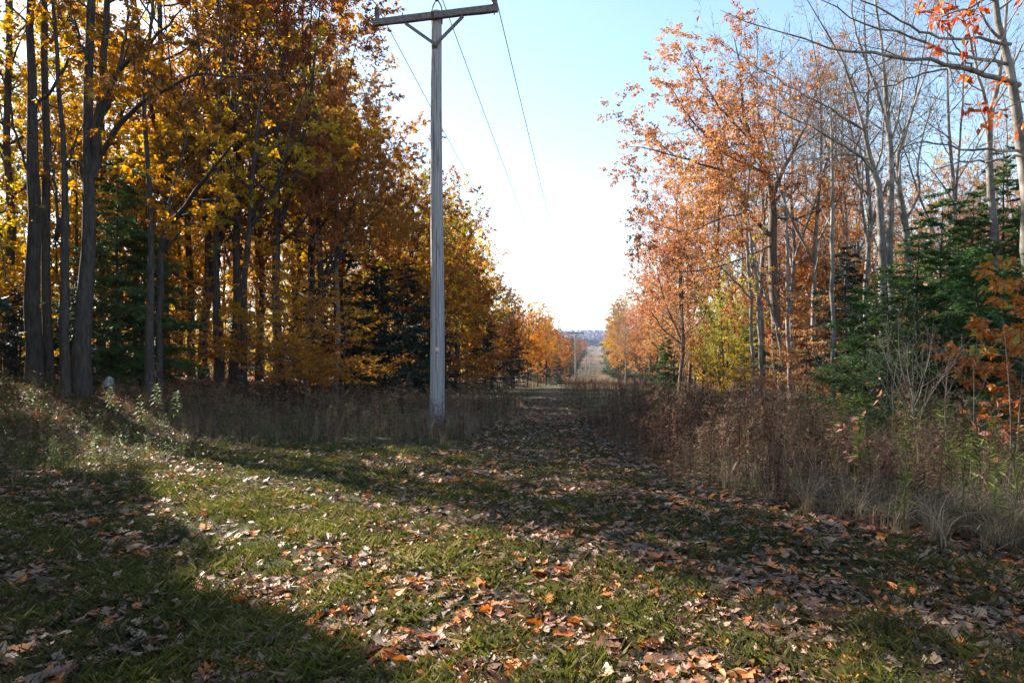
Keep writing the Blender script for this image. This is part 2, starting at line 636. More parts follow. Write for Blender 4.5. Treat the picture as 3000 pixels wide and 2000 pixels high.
# ------------------------------------------------------------------ utility poles and wires
def pole_mat():
    m = bpy.data.materials.new('weathered_pole_wood')
    nt, out = nodes_of(m)
    L = nt.links.new
    tc = nt.nodes.new("ShaderNodeTexCoord")

    def noise(scale, zs, detail=6, rough=.7):
        mp = nt.nodes.new("ShaderNodeMapping")
        mp.inputs["Scale"].default_value = (1, 1, zs)
        L(tc.outputs["Object"], mp.inputs["Vector"])
        n = nt.nodes.new("ShaderNodeTexNoise")
        n.inputs["Scale"].default_value = scale
        n.inputs["Detail"].default_value = detail
        n.inputs["Roughness"].default_value = rough
        L(mp.outputs[0], n.inputs["Vector"])
        return n.outputs["Fac"]

    def ramp(f, stops):
        r = ramp_node(nt, stops)
        L(f, r.inputs["Fac"])
        return r.outputs["Color"]
    grain = noise(34, .03, 8, .7)
    base = ramp(grain, [(.26, (.13, .12, .12)), (.45, (.31, .29, .295)), (.7, (.44, .415, .42))])
    stain = ramp(noise(7, .12, 5, .65), [(.6, (0, 0, 0)), (.68, (1, 1, 1))])
    mx = nt.nodes.new("ShaderNodeMixRGB")
    mx.inputs["Color2"].default_value = (.22, .12, .07, 1)
    L(stain, mx.inputs["Fac"]); L(base, mx.inputs["Color1"])
    crack = ramp(noise(60, .012, 2, .5), [(.35, (0, 0, 0)), (.40, (1, 1, 1))])
    mx2 = nt.nodes.new("ShaderNodeMixRGB")
    mx2.blend_type = 'MULTIPLY'
    mx2.inputs["Fac"].default_value = .75
    L(mx.outputs[0], mx2.inputs["Color1"]); L(crack, mx2.inputs["Color2"])
    spots = ramp(noise(26, .5, 2, .5), [(.27, (.12, .1, .09)), (.31, (1, 1, 1))])
    mx3 = nt.nodes.new("ShaderNodeMixRGB")
    mx3.blend_type = 'MULTIPLY'
    mx3.inputs["Fac"].default_value = .8
    L(mx2.outputs[0], mx3.inputs["Color1"]); L(spots, mx3.inputs["Color2"])
    pb = nt.nodes.new("ShaderNodeBsdfPrincipled")
    pb.inputs["Roughness"].default_value = .8
    pb.inputs["Specular IOR Level"].default_value = .25
    L(mx3.outputs[0], pb.inputs["Base Color"])
    bp = nt.nodes.new("ShaderNodeBump")
    bp.inputs["Strength"].default_value = .8
    bp.inputs["Distance"].default_value = .012
    L(grain, bp.inputs["Height"])
    L(bp.outputs[0], pb.inputs["Normal"])
    L(pb.outputs[0], out.inputs["Surface"])
    return m


M['pole'] = pole_mat()
M['arm'] = bark_mat('weathered_crossarm_wood', (.11, .09, .085), (.25, .21, .2), 1, 12, .4)
M['steel'] = plain_mat('galvanised_steel', (.22, .22, .23), .5, .7)
M['porcelain'] = plain_mat('grey_brown_porcelain', (.12, .105, .11), .3, 0, .15)
M['rust_iron'] = plain_mat('rusty_iron', (.10, .06, .04), .7, .3)
M['tagmetal'] = plain_mat('faded_pink_tag', (.62, .47, .42), .6, 0, .1)
M['wire'] = plain_mat('dark_conductor', (.10, .11, .12), .5, .4)

ADIR = np.array([2.79, -.69, 0]); ADIR /= np.linalg.norm(ADIR)     # along the crossarm
LDIR = np.array([.69, 2.79, 0]); LDIR /= np.linalg.norm(LDIR)      # along the line, away from the camera
ZV = np.array([0, 0, 1.0])
H_TOP, H_ARM = 9.13, 8.97
ARM_HALF = 1.42


def lathe(prof, sides=16):
    prof = np.array(prof, float)
    pl = np.zeros((1, len(prof), 3))
    pl[0, :, 2] = prof[:, 1]
    a = np.arange(sides) * 2 * math.pi / sides
    V = np.stack([prof[:, 0:1] * np.cos(a), prof[:, 0:1] * np.sin(a), np.repeat(prof[:, 1:2], sides, 1)], -1).reshape(-1, 3)
    n = len(prof)
    F = [[i * sides + j, i * sides + (j + 1) % sides, (i + 1) * sides + (j + 1) % sides, (i + 1) * sides + j] for i in range(n - 1) for j in range(sides)]
    return V, np.array(F)


def build_pole(loc):
    root = empty('utility_pole', loc)
    rng = np.random.default_rng(3)
    # shaft
    n, sd = 46, 22
    zz = np.concatenate([np.linspace(-.5, H_TOP - .02, n - 2), [H_TOP, H_TOP + .004]])
    rad = np.interp(zz, [-.5, 0, 1.5, H_TOP], [.175, .168, .158, .108])
    rad[-2] *= .93; rad[-1] = .003
    pl = np.zeros((1, n, 3)); pl[0, :, 2] = zz
    pl[0, :, 0] = .012 * np.sin(zz * .7) ; pl[0, :, 1] = .01 * np.sin(zz * .5 + 1)
    V, F = tube_arrays(pl, rad[None], sd)
    V[:, :2] *= (1 + .012 * np.sin(np.arctan2(V[:, 1], V[:, 0]) * 5 + V[:, 2] * .4))[:, None]
    g = Geo(); g.add(V, F, .5, True)
    sh = link('shaft', g.mesh('shaft', [M['pole']]), root)
    # crossarm on the camera side, chamfered
    g = Geo()
    c = -LDIR * .165 + ZV * H_ARM
    hw, hh, ch = .055, .075, .012
    prof = [(-hw + ch, -hh), (hw - ch, -hh), (hw, -hh + ch), (hw, hh - ch), (hw - ch, hh), (-hw + ch, hh), (-hw, hh - ch), (-hw, -hh + ch)]
    ends = np.linspace(-ARM_HALF, ARM_HALF, 9)
    V = np.array([c + ADIR * e + LDIR * p + ZV * (q + rng.normal(0, .003)) for e in ends for p, q in prof])
    F = [[i * 8 + j, i * 8 + (j + 1) % 8, (i + 1) * 8 + (j + 1) % 8, (i + 1) * 8 + j] for i in range(8) for j in range(8)]
    g.add(V, np.array(F))
    for e in (0, 8):
        g.add(V[e * 8:e * 8 + 8], np.array([[0, 1, 6, 7], [1, 2, 5, 6], [2, 3, 4, 5]]))
    arm = link('crossarm', g.mesh('crossarm', [M['arm']]), root)
    g = Geo()                                                     # steel gain plate in front of the arm
    g.box(c - LDIR * .0585 - ADIR * .015 + ZV * .005, ADIR * .035, LDIR * .003, ZV * .065)
    g.box(c - LDIR * .066 - ADIR * .015, ADIR * .016, LDIR * .006, ZV * .016)
    link('bolt_plate', g.mesh('bolt_plate', [M['rust_iron']]), arm)
    # braces
    for s, kk in ((-1, 0), (1, 1)):
        g = Geo()
        a = -LDIR * (.135 + .012 * kk) + ADIR * (-.03 * s if s < 0 else .02) + ZV * (H_ARM - .62)
        b = -LDIR * (.17 + .012 * kk) + ADIR * (s * .66) + ZV * (H_ARM - .095)
        u = unit(b - a); w_ = np.cross(u, LDIR)
        g.box((a + b) / 2, u * (np.linalg.norm(b - a) / 2), w_ * .034, LDIR * .014)
        g.box(a + u * .03 - LDIR * .019, u * .014, w_ * .014, LDIR * .006)
        g.box(b - u * .03 - LDIR * .019, u * .014, w_ * .014, LDIR * .006)
        link('brace', g.mesh('brace', [M['arm']]), root)
    g = Geo()
    g.box(-LDIR * .128 + ZV * (H_ARM - .64), ADIR * .06, LDIR * .008, ZV * .05)
    link('brace_bracket', g.mesh('brace_bracket', [M['rust_iron']]), root)
    # line post insulators: ribbed
    prof = [(.001, 0), (.055, 0), (.055, .035)]
    for k in range(6):
        z0 = .04 + k * .036
        prof += [(.042, z0), (.066, z0 + .012), (.066, z0 + .02), (.042, z0 + .03)]
    prof += [(.04, .265), (.03, .285), (.03, .305), (.001, .31)]
    V, F = lathe(prof)
    for s in (-1, 1):
        g = Geo(); g.add(V + c + ADIR * (s * (ARM_HALF - .075)) + ZV * (hh + .001), F, .5, True)
        ins = link('insulator', g.mesh('insulator', [M['porcelain']]), root)
        g = Geo(); g.box(c + ADIR * (s * (ARM_HALF - .075)) - ZV * (hh + .03), ADIR * .01, LDIR * .01, ZV * .03)
        link('stud', g.mesh('stud', [M['rust_iron']]), ins)
    # pole top pin bracket: two straps that meet under an insulator
    g = Geo()
    for s in (-1, 1):
        pts = np.array([ADIR * (s * .118) + ZV * (H_TOP - .28), ADIR * (s * .118) + ZV * (H_TOP + .02), ADIR * (s * .085) + ZV * (H_TOP + .14), ADIR * (s * .022) + ZV * (H_TOP + .25)])
        pl, r = resample(pts, [.016] * 4, 9)
        g.tubes(pl[None], r[None], 8)
    g.box(ZV * (H_TOP + .27), ADIR * .035, LDIR * .035, ZV * .03)
    top = link('top_bracket', g.mesh('top_bracket', [M['steel']]), root)
    g = Geo(); g.add(V * 1.0 + ZV * (H_TOP + .30), F, .5, True)
    link('insulator', g.mesh('insulator', [M['porcelain']]), root)
    # number tags on the front
    def tagplate(z, hw_, hh_, off):
        r = float(np.interp(z, zz, rad)) + .004
        ang = math.atan2(-1, .06 + off)
        nrm = np.array([math.cos(ang), math.sin(ang), 0]); tx = np.array([-nrm[1], nrm[0], 0])
        g = Geo(); g.box(nrm * r, tx * hw_, nrm * .003, ZV * hh_)
        for e in (-1, 1):
            g.box(nrm * (r + .004) + ZV * e * hh_ * .75, tx * .004, nrm * .002, ZV * .004)
        o = link('number_tag', g.mesh('number_tag', [M['tagmetal']]), root)
        o.location = (0, 0, z)
    for z, a_, b_ in ((1.78, .04, .038), (1.64, .012, .014), (1.55, .012, .012), (1.47, .01, .014), (1.39, .009, .009)):
        tagplate(z, a_, b_, .12)
    return root


p1 = (-1.64, 14.9)
pole0 = build_pole((p1[0], p1[1], gzf(*p1) - .0))
POLES = [p1, (11.1, 119), (23.4, 216), (33.3, 292), (45.4, 390), (57, 480), (69, 570), (81, 660), (92.6, 750)]
tag(pole0, 'tall weathered grey wooden utility pole with crossarm, nearest in the clearing', 'utility pole', 'utility poles along the clearing')
PLAB = ['wooden pole with crossarm standing where the track leaves the near brush', 'pole rising from dark brush beyond the track, before the yellow meadow',
        'thin pole in the sunlit yellow meadow, first with its foot in dry grass', 'pole at the back of the yellow meadow', 'pole just beyond the meadow on the rising swath',
        'small far pole halfway up the distant swath', 'tiny pole near the top of the distant swath', 'farthest tiny pole where the swath meets the hill']
for k, (x, y) in enumerate(POLES[1:]):
    r = pole0.copy(); COL.objects.link(r)
    r.location = (x, y, gzf(x, y) - .1)
    r.rotation_euler = (0, 0, math.radians(7))
    r['label'] = PLAB[k]
    for ch in list(pole0.children):
        c_ = ch.copy(); COL.objects.link(c_); c_.parent = r
        for g_ in ch.children:
            d_ = g_.copy(); COL.objects.link(d_); d_.parent = c_

W_LAB = ['dark overhead wire on the left insulator of the crossarm', 'dark overhead wire tied at the top of the nearest pole', 'dark overhead wire on the right insulator of the crossarm']
for k, off in enumerate((-1, 0, 1)):
    pts = []
    prev = (p1[0] - 12.7, p1[1] - 104)
    nodes = [prev] + POLES
    hgt = H_ARM + .075 + .30 if off else H_TOP + .60
    for i, (x, y) in enumerate(nodes):
        s_ = ADIR * off * (ARM_HALF - .075)
        l_ = -LDIR * .165 if off else np.zeros(3)
        zb = gzf(x, y) if i else gzf(p1[0], p1[1]) - .6
        pts.append(np.array([x, y, zb + hgt - (.1 if i > 1 else 0)]) + s_ + l_)
    poly = []
    for a, b in zip(pts[:-1], pts[1:]):
        L_ = np.linalg.norm(b - a)
        sag = 1.5 * (L_ / 104) ** 2
        for t in np.linspace(0, 1, 40, endpoint=False):
            q = a + (b - a) * t
            q[2] -= 4 * sag * t * (1 - t)
            poly.append(q)
    poly.append(pts[-1])
    poly = np.array(poly)
    g = Geo(); g.tubes(poly[None], np.full((1, len(poly)), .0105), 6)
    tag(link('power_line', g.mesh('power_line', [M['wire']])), W_LAB[k], 'wire', 'overhead wires')

# ------------------------------------------------------------------ sunlit openings: where the sun comes through the left wood
S2 = SDIR[:2] / np.linalg.norm(SDIR[:2])
TEL = math.tan(sel)
#            centre x, y, half-length, half-width, bearing of the long axis (deg from +x), share of the leaves that is missing
GAPS = [(-2.1, 6.6, 4.6, .95, -50, 1.0), (0, 4.1, 2.2, 1.0, -35, 1.0), (-7.6, 13.6, 1.6, .9, -40, .9), (-5.2, 11.0, 1.3, .7, -45, .95),
        (1.3, 20.4, 1.7, .6, -10, .8), (5.6, 8.6, 5.0, 1.7, -50, .95), (9.2, 12.5, 4.5, 1.2, -50, .7), (-7.2, 17.6, 1.6, .6, -20, .7)]


def gap_mask(C, rng):
    """True for leaves that stay"""
    keep = np.ones(len(C), bool)
    for gx, gy, a, b, ang, p in GAPS:
        z0 = gzf(gx, gy)
        h = (C[:, 2] - z0) / TEL
        g = C[:, :2] - S2[None, :] * h[:, None] - np.array([gx, gy])
        # leaf must be on the sun side, at some distance from the spot
        ca, sa = math.cos(math.radians(ang)), math.sin(math.radians(ang))
        u = (g[:, 0] * ca + g[:, 1] * sa) / a
        v = (-g[:, 0] * sa + g[:, 1] * ca) / b
        q = u * u + v * v
        pr = p * (1 - sstep(.75, 1.25, q))
        keep &= ~((h > 1.5) & (rng.random(len(C)) < pr))
    return keep


# ------------------------------------------------------------------ trees
class Tree:
    """arrays of one tree: stem geometry and crown geometry (fine twigs + leaf quads)"""
    def __init__(self):
        self.stem = []      # (P, R, sides)
        self.twig = []
        self.Q = np.zeros((0, 4, 3)); self.tone = np.zeros(0)

    def finish(self, name, bark, twigm, leaf):
        self.name, self.bark, self.twigm, self.leaf = name, bark, twigm, leaf
        g = Geo()
        for Pl, R, s in self.stem:
            g.tubes(Pl, R, s)
        self.stem_me = g.mesh(name + '_trunk', [M[bark]])
        self.crown_me = self.crown_mesh(self.Q, self.tone)
        return self

    def crown_mesh(self, Q, tone, keepf=None):
        g = Geo()
        for Pl, R, s in self.twig:
            if keepf is not None:
                k = keepf(Pl.mean(1))
                Pl, R = Pl[k], R[k]
            if len(Pl):
                g.tubes(Pl, R, s, .5, 0)
        if len(Q):
            g.quads(Q, tone, 1)
        return g.mesh(self.name + '_crown', [M[self.twigm], M[self.leaf]])


def flare(P_, R_, k=.45, h=.5):
    z = P_[:, :, 2] - P_[:, :1, 2]
    return R_ * (1 + k * np.exp(-z / h))


def deciduous(seed, H, r0, cb=.35, spread=4.0, forks=2, n1=15, leaf=None, per=12, L=.085, w=.05, droop=.3, flat=.25, l2=2.0, l3=4.5, lean=.0, up1=.10, ang1=56,
              twig4=False, bare=0., sidez=.0):
    rng = np.random.default_rng(seed)
    T = Tree()
    n = 14
    zz = np.linspace(-.35, H * .93, n)
    pts = np.zeros((1, n, 3))
    pts[0, :, 2] = zz
    ph = rng.random(4) * 6.28
    pts[0, :, 0] = .16 * np.sin(zz * .45 + ph[0]) * zz / H * 1.6 + lean * zz + .05 * np.sin(zz * 1.3 + ph[2])
    pts[0, :, 1] = .16 * np.sin(zz * .4 + ph[1]) * zz / H * 1.6 + .05 * np.sin(zz * 1.1 + ph[3])
    R = (r0 * (1 - .88 * np.linspace(0, 1, n) ** 1.1))[None]
    R = flare(pts, R)
    T.stem.append((pts, R, 12))
    lead = [(pts, R)]
    if forks:
        Pf, Rf = grow(pts, R, rng, n=forks, t0=cb * .9, t1=cb + .18, ang=24, ang_sd=6, length=H * .5, rr=.72, up=.09, wob=.05, pts=n)
        T.stem.append((Pf, Rf, 8))
        lead.append((Pf, Rf))
    Ps, Rs = [], []
    for i, (a, b) in enumerate(lead):
        t0 = cb if i == 0 else .18

        def shape(t, t0=t0, i=i):
            q = np.clip((t - t0) / (1 - t0), 0, 1)
            return spread * (1.0 if i == 0 else .75) * (.35 + .65 * np.sin(np.pi * np.clip(.18 + .8 * q, 0, 1)) ** .8)
        Pc, Rc = grow(a, b, rng, n=n1 if i == 0 else max(5, int(n1 * .65)), t0=t0, t1=.99, ang=ang1, ang_sd=12, length=shape, rr=.5, rmax=.09, up=up1, wob=.11, pts=8)
        Ps.append(Pc); Rs.append(Rc)
    P1, R1 = np.concatenate(Ps), np.concatenate(Rs)
    T.stem.append((P1, R1, 6))
    P2, R2 = grow(P1, R1, rng, per_m=l2, t0=.18, ang=44, ang_sd=12, ratio=lambda t: .52 * (1.05 - .5 * t), rr=.55, rmax=.03, up=.05, wob=.14, pts=5)
    T.stem.append((P2, R2, 4))
    P3, R3 = grow(P2, R2, rng, per_m=l3, t0=.15, ang=42, ang_sd=14, ratio=lambda t: .5 * (1.05 - .4 * t), rr=.6, rmax=.011, rmin=.0058 if twig4 else .003, up=.03, wob=.16, pts=4)
    T.twig.append((P3, R3, 3))
    src = P3
    if twig4:
        P4, R4 = grow(P3, R3, rng, per_m=8, t0=.15, ang=38, ang_sd=12, ratio=.55, rr=.7, rmax=.006, rmin=.0042, up=.04, wob=.15, pts=3)
        T.twig.append((P4, R4, 3))
        src = P4
    if per:
        if bare:
            src = src[rng.random(len(src)) > bare]
        Q, pos = leaves_on(src, rng, per, L, w, droop, flat)
        T.Q, T.tone = Q, clump_tone(pos, rng, ph=seed)
    return T


def conifer(seed, H, r0, spread, cb=.12, n1=7, per=16, L=.085, w=.017, l2=8, droop=-.03, skirt=1.0, ragged=.3):
    rng = np.random.default_rng(seed)
    T = Tree()
    n = 12
    zz = np.linspace(-.3, H, n)
    pts = np.zeros((1, n, 3)); pts[0, :, 2] = zz
    pts[0, :, 0] = .05 * np.sin(zz * .8 + seed); pts[0, :, 1] = .05 * np.sin(zz * .7 + 2 * seed)
    R = flare(pts, (r0 * (1 - .94 * np.linspace(0, 1, n)))[None], .3, .4)
    T.stem.append((pts, R, 10))
    P1, R1 = grow(pts, R, rng, n=int(n1 * H), t0=cb, t1=.995, ang=78, ang_sd=10,
                  length=lambda t: spread * (1.03 - t) ** .75 * (1 - ragged + ragged * 2 * rng.random(len(t))) * (.75 + .25 * sstep(cb, cb + .15, t)) + .12,
                  rr=.4, rmax=.035, up=-.07, wob=.08, pts=7)
    T.stem.append((P1, R1, 5))
    P2, R2 = grow(P1, R1, rng, per_m=l2, t0=.12, ang=58, ang_sd=10, ratio=lambda t: .42 * (1.05 - .7 * t), rr=.45, rmax=.008, rmin=.0025, up=-.10, wob=.12, pts=4, planar=True, zj=.30)
    T.twig.append((P2, R2, 3))
    # needle sprays, set left and right of every twig, lying in its plane
    tw = np.concatenate([P2, P1[:, [1, 3, 5, 6]]])
    k = len(tw)
    idx = np.repeat(np.arange(k), per)
    t = rng.random(len(idx))
    f = np.clip(t, 0, .999) * 3
    i0 = f.astype(int); fr = (f - i0)[:, None]
    pos = tw[idx, i0] * (1 - fr) + tw[idx, i0 + 1] * fr + rng.normal(0, .012, (len(idx), 3))
    dp = unit(tw[idx, i0 + 1] - tw[idx, i0])
    side = unit(np.cross(dp, ZV)) * np.where(rng.random(len(idx)) < .5, 1, -1)[:, None]
    d = unit(dp * .75 + side * .7 + rng.normal(0, .28, (len(idx), 3)) + np.array([0, 0, -.22]))
    nr = unit(ZV * .8 + rng.normal(0, .7, (len(idx), 3)))
    sz = rng.lognormal(0, .3, len(idx)) * (1.1 - .4 * t)
    T.Q = leaf_quads(pos, d, nr, L * sz, w * sz, .1)
    T.tone = clump_tone(pos, rng, .14, 2.0, seed)
    return T


def layered(seed, H, r0, spread, per=9, L=.10, w=.05, n1=16, cb=.12, l2=3.2, l3=4.0, up=.02, bare=0.):
    """young beech: near-horizontal sprays in layers"""
    rng = np.random.default_rng(seed)
    T = Tree()
    n = 12
    zz = np.linspace(-.25, H, n)
    pts = np.zeros((1, n, 3)); pts[0, :, 2] = zz
    pts[0, :, 0] = .10 * np.sin(zz * .9 + seed) + .03 * zz; pts[0, :, 1] = .10 * np.sin(zz * .7 + 2 * seed)
    R = flare(pts, (r0 * (1 - .92 * np.linspace(0, 1, n)))[None], .25, .25)
    T.stem.append((pts, R, 8))
    P1, R1 = grow(pts, R, rng, n=n1, t0=cb, t1=.98, ang=72, ang_sd=10, length=lambda t: spread * (1.1 - .75 * t), rr=.5, rmax=.03, up=up, wob=.07, pts=7)
    T.stem.append((P1, R1, 5))
    P2, R2 = grow(P1, R1, rng, per_m=l2, t0=.15, ang=48, ang_sd=10, ratio=lambda t: .5 * (1.05 - .55 * t), rr=.5, rmax=.01, rmin=.002, up=-.03, wob=.10, pts=4, planar=True, zj=.16)
    T.twig.append((P2, R2, 3))
    P3, R3 = grow(P2, R2, rng, per_m=l3, t0=.15, ang=45, ang_sd=10, ratio=.45, rr=.6, rmax=.004, rmin=.0016, up=-.02, wob=.08, pts=3, planar=True)
    T.twig.append((P3, R3, 3))
    if per:
        src = P3[rng.random(len(P3)) > bare]
        Q, pos = leaves_on(src, rng, per, L, w, .35, .25, .7, .02)
        T.Q, T.tone = Q, clump_tone(pos, rng, .16, 1.6, seed)
    return T


TREES = []           # everything placed: used for the labels


def lane_tree(x, y, r):
    """does a crown of radius r at x, y stand between one of the openings and the sun?"""
    for gx, gy, a, b, ang, p in GAPS:
        dx, dy = x - gx, y - gy
        along = dx * S2[0] + dy * S2[1]
        off = abs(-dx * S2[1] + dy * S2[0])
        if 1 < along < 42 and off < max(a, b) + r:
            return True
    return False


def set_tree(T, name, x, y, s=1., rz=None, label=None, cat='tree', group=None, leafmat=None, carve=True, rad=4.0, zoff=0.):
    rz = RNG.random() * 6.28 if rz is None else rz
    z = gzf(x, y) + zoff
    root = empty(name, (x, y, z), rz, s)
    link('trunk', T.stem_me, root)
    me = T.crown_me
    if carve and len(T.Q) and lane_tree(x, y, rad * s):
        ca, sa = math.cos(rz), math.sin(rz)

        def keepf(C):
            C = C * s
            return gap_mask(np.stack([C[:, 0] * ca - C[:, 1] * sa + x, C[:, 0] * sa + C[:, 1] * ca + y, C[:, 2] + z], -1), RNG)
        keep = keepf(T.Q.mean(1))
        if (~keep).sum() > 20:
            me = T.crown_mesh(T.Q[keep], T.tone[keep], keepf)
    c = link('crown', me, root)
    if leafmat:
        if me is T.crown_me and False:
            pass
        c.material_slots[1].link = 'OBJECT'
        c.material_slots[1].material = M[leafmat]
    tag(root, label, cat, group)
    TREES.append((root, x, y, s))
    return root


# prototypes ---------------------------------------------------------
PROTO = {}
PROTO['gold'] = [deciduous(11, 17, .14, .28, 3.8, 2, 17, per=28, L=.088, w=.055, l3=5.5).finish('golden_maple', 'bark_dark', 'twig', 'gold'),
                 deciduous(12, 19, .16, .34, 4.2, 1, 19, per=27, L=.088, w=.055, l3=5.5).finish('golden_maple', 'bark_dark', 'twig', 'gold'),
                 deciduous(13, 15, .12, .20, 3.6, 2, 17, per=29, L=.088, w=.054, l3=5.5).finish('golden_maple', 'bark_dark', 'twig', 'gold')]
PROTO['rust'] = [deciduous(21, 17, .16, .30, 4.3, 2, 17, per=40, L=.095, w=.05, droop=.7, l3=5.5).finish('rust_oak', 'bark_dark', 'twig', 'rust'),
                 deciduous(22, 14, .14, .22, 4.0, 2, 17, per=40, L=.095, w=.05, droop=.7, l3=5.5).finish('rust_oak', 'bark_dark', 'twig', 'rust')]
PROTO['bushy'] = [deciduous(81, 12, .11, .07, 3.5, 2, 26, per=30, L=.09, w=.056, l3=5.5, ang1=60).finish('bushy_maple', 'bark_dark', 'twig', 'amber'),
                  deciduous(82, 11, .10, .10, 3.3, 2, 24, per=30, L=.09, w=.055, l3=5.5, ang1=62).finish('bushy_maple', 'bark_dark', 'twig', 'amber')]
PROTO['airy'] = [deciduous(25, 17, .15, .26, 4.3, 2, 18, per=16, L=.085, w=.046, droop=.6, l2=2.6, l3=6.5).finish('airy_oak', 'bark_brown', 'twig_pale', 'orange'),
                 deciduous(26, 14, .13, .20, 4.2, 2, 18, per=18, L=.085, w=.046, droop=.6, l2=2.6, l3=6.5).finish('airy_oak', 'bark_brown', 'twig_pale', 'orange')]
PROTO['bare'] = [deciduous(31, 18, .13, .36, 4.0, 2, 15, per=1, L=.09, w=.05, l2=2.8, l3=5.4, twig4=True, bare=.75, ang1=46, up1=.14).finish('bare_maple', 'bark_grey', 'twig_pale', 'orange'),
                 deciduous(32, 16, .11, .32, 3.6, 2, 15, per=1, L=.09, w=.05, l2=2.8, l3=5.4, twig4=True, bare=.6, ang1=44, up1=.15).finish('bare_maple', 'bark_grey', 'twig_pale', 'orange')]
PROTO['hemlock'] = [conifer(41, 9, .12, 3.0, .06, 9, 40, .14, .030, 10).finish('hemlock', 'bark_dark', 'twig', 'hemlock'),
                    conifer(42, 12, .15, 3.4, .10, 8, 36, .15, .032, 9).finish('hemlock', 'bark_dark', 'twig', 'hemlock'),
                    conifer(43, 6, .08, 2.5, .03, 12, 40, .13, .028, 11).finish('hemlock', 'bark_dark', 'twig', 'hemlock')]
PROTO['beech'] = [layered(51, 5.0, .05, 2.4, 9, n1=22, l2=5.5, l3=7).finish('young_beech', 'bark_brown', 'twig', 'amber'),
                  layered(52, 6.5, .06, 2.7, 9, n1=27, l2=5.5, l3=7).finish('young_beech', 'bark_brown', 'twig', 'amber'),
                  layered(53, 3.2, .03, 1.6, 9, n1=18, l2=6, l3=7).finish('young_beech', 'bark_brown', 'twig', 'amber')]
PROTO['sapling'] = [deciduous(61, 9, .05, .40, 1.2, 0, 13, per=4, L=.09, w=.05, l2=2.8, l3=4.5, bare=.4, ang1=42).finish('slender_sapling', 'bark_pale', 'twig_pale', 'amber'),
                    deciduous(62, 11, .06, .45, 1.4, 1, 12, per=4, L=.09, w=.05, l2=2.8, l3=4.5, bare=.4, ang1=42).finish('slender_sapling', 'bark_pale', 'twig_pale', 'amber'),
                    deciduous(63, 7, .04, .35, 1.1, 0, 13, per=6, L=.09, w=.05, l2=2.8, l3=4.5, bare=.2, ang1=45).finish('slender_sapling', 'bark_brown', 'twig', 'gold')]
RADIUS = {'airy': 5.5, 'bushy': 5, 'gold': 5.5, 'rust': 5.5, 'bare': 5, 'hemlock': 2.6, 'beech': 2.6, 'sapling': 1.8}
HP = {'airy': [17, 14], 'bushy': [12, 11], 'gold': [17, 19, 15], 'rust': [17, 14], 'bare': [18, 16], 'hemlock': [9, 12, 6], 'beech': [5, 6.5, 3.2], 'sapling': [9, 11, 7]}
NAME = {'airy': 'oak_tree', 'bushy': 'maple_tree', 'gold': 'maple_tree', 'rust': 'oak_tree', 'bare': 'bare_tree', 'hemlock': 'hemlock_tree', 'beech': 'young_beech_tree', 'sapling': 'sapling_tree'}


def tree_at(kind, v, px, d, top=None, s=None, mat=None, label=None, rz=None, group=None, name=None, zoff=0.):
    """a tree whose trunk stands at photo column px, d metres off, and whose top reaches photo row top"""
    x = (px - 1500.) * d / FPX
    if top is not None:
        s = (EYE - (top - 1000.) * d / FPX - gzf(x, d)) / (HP[kind][v] * (1.0 if kind in ('hemlock', 'beech') else 1.03))
    return set_tree(PROTO[kind][v], name or NAME[kind], x, d, s, rz, label, 'tree', group, mat, True, RADIUS[kind], zoff)


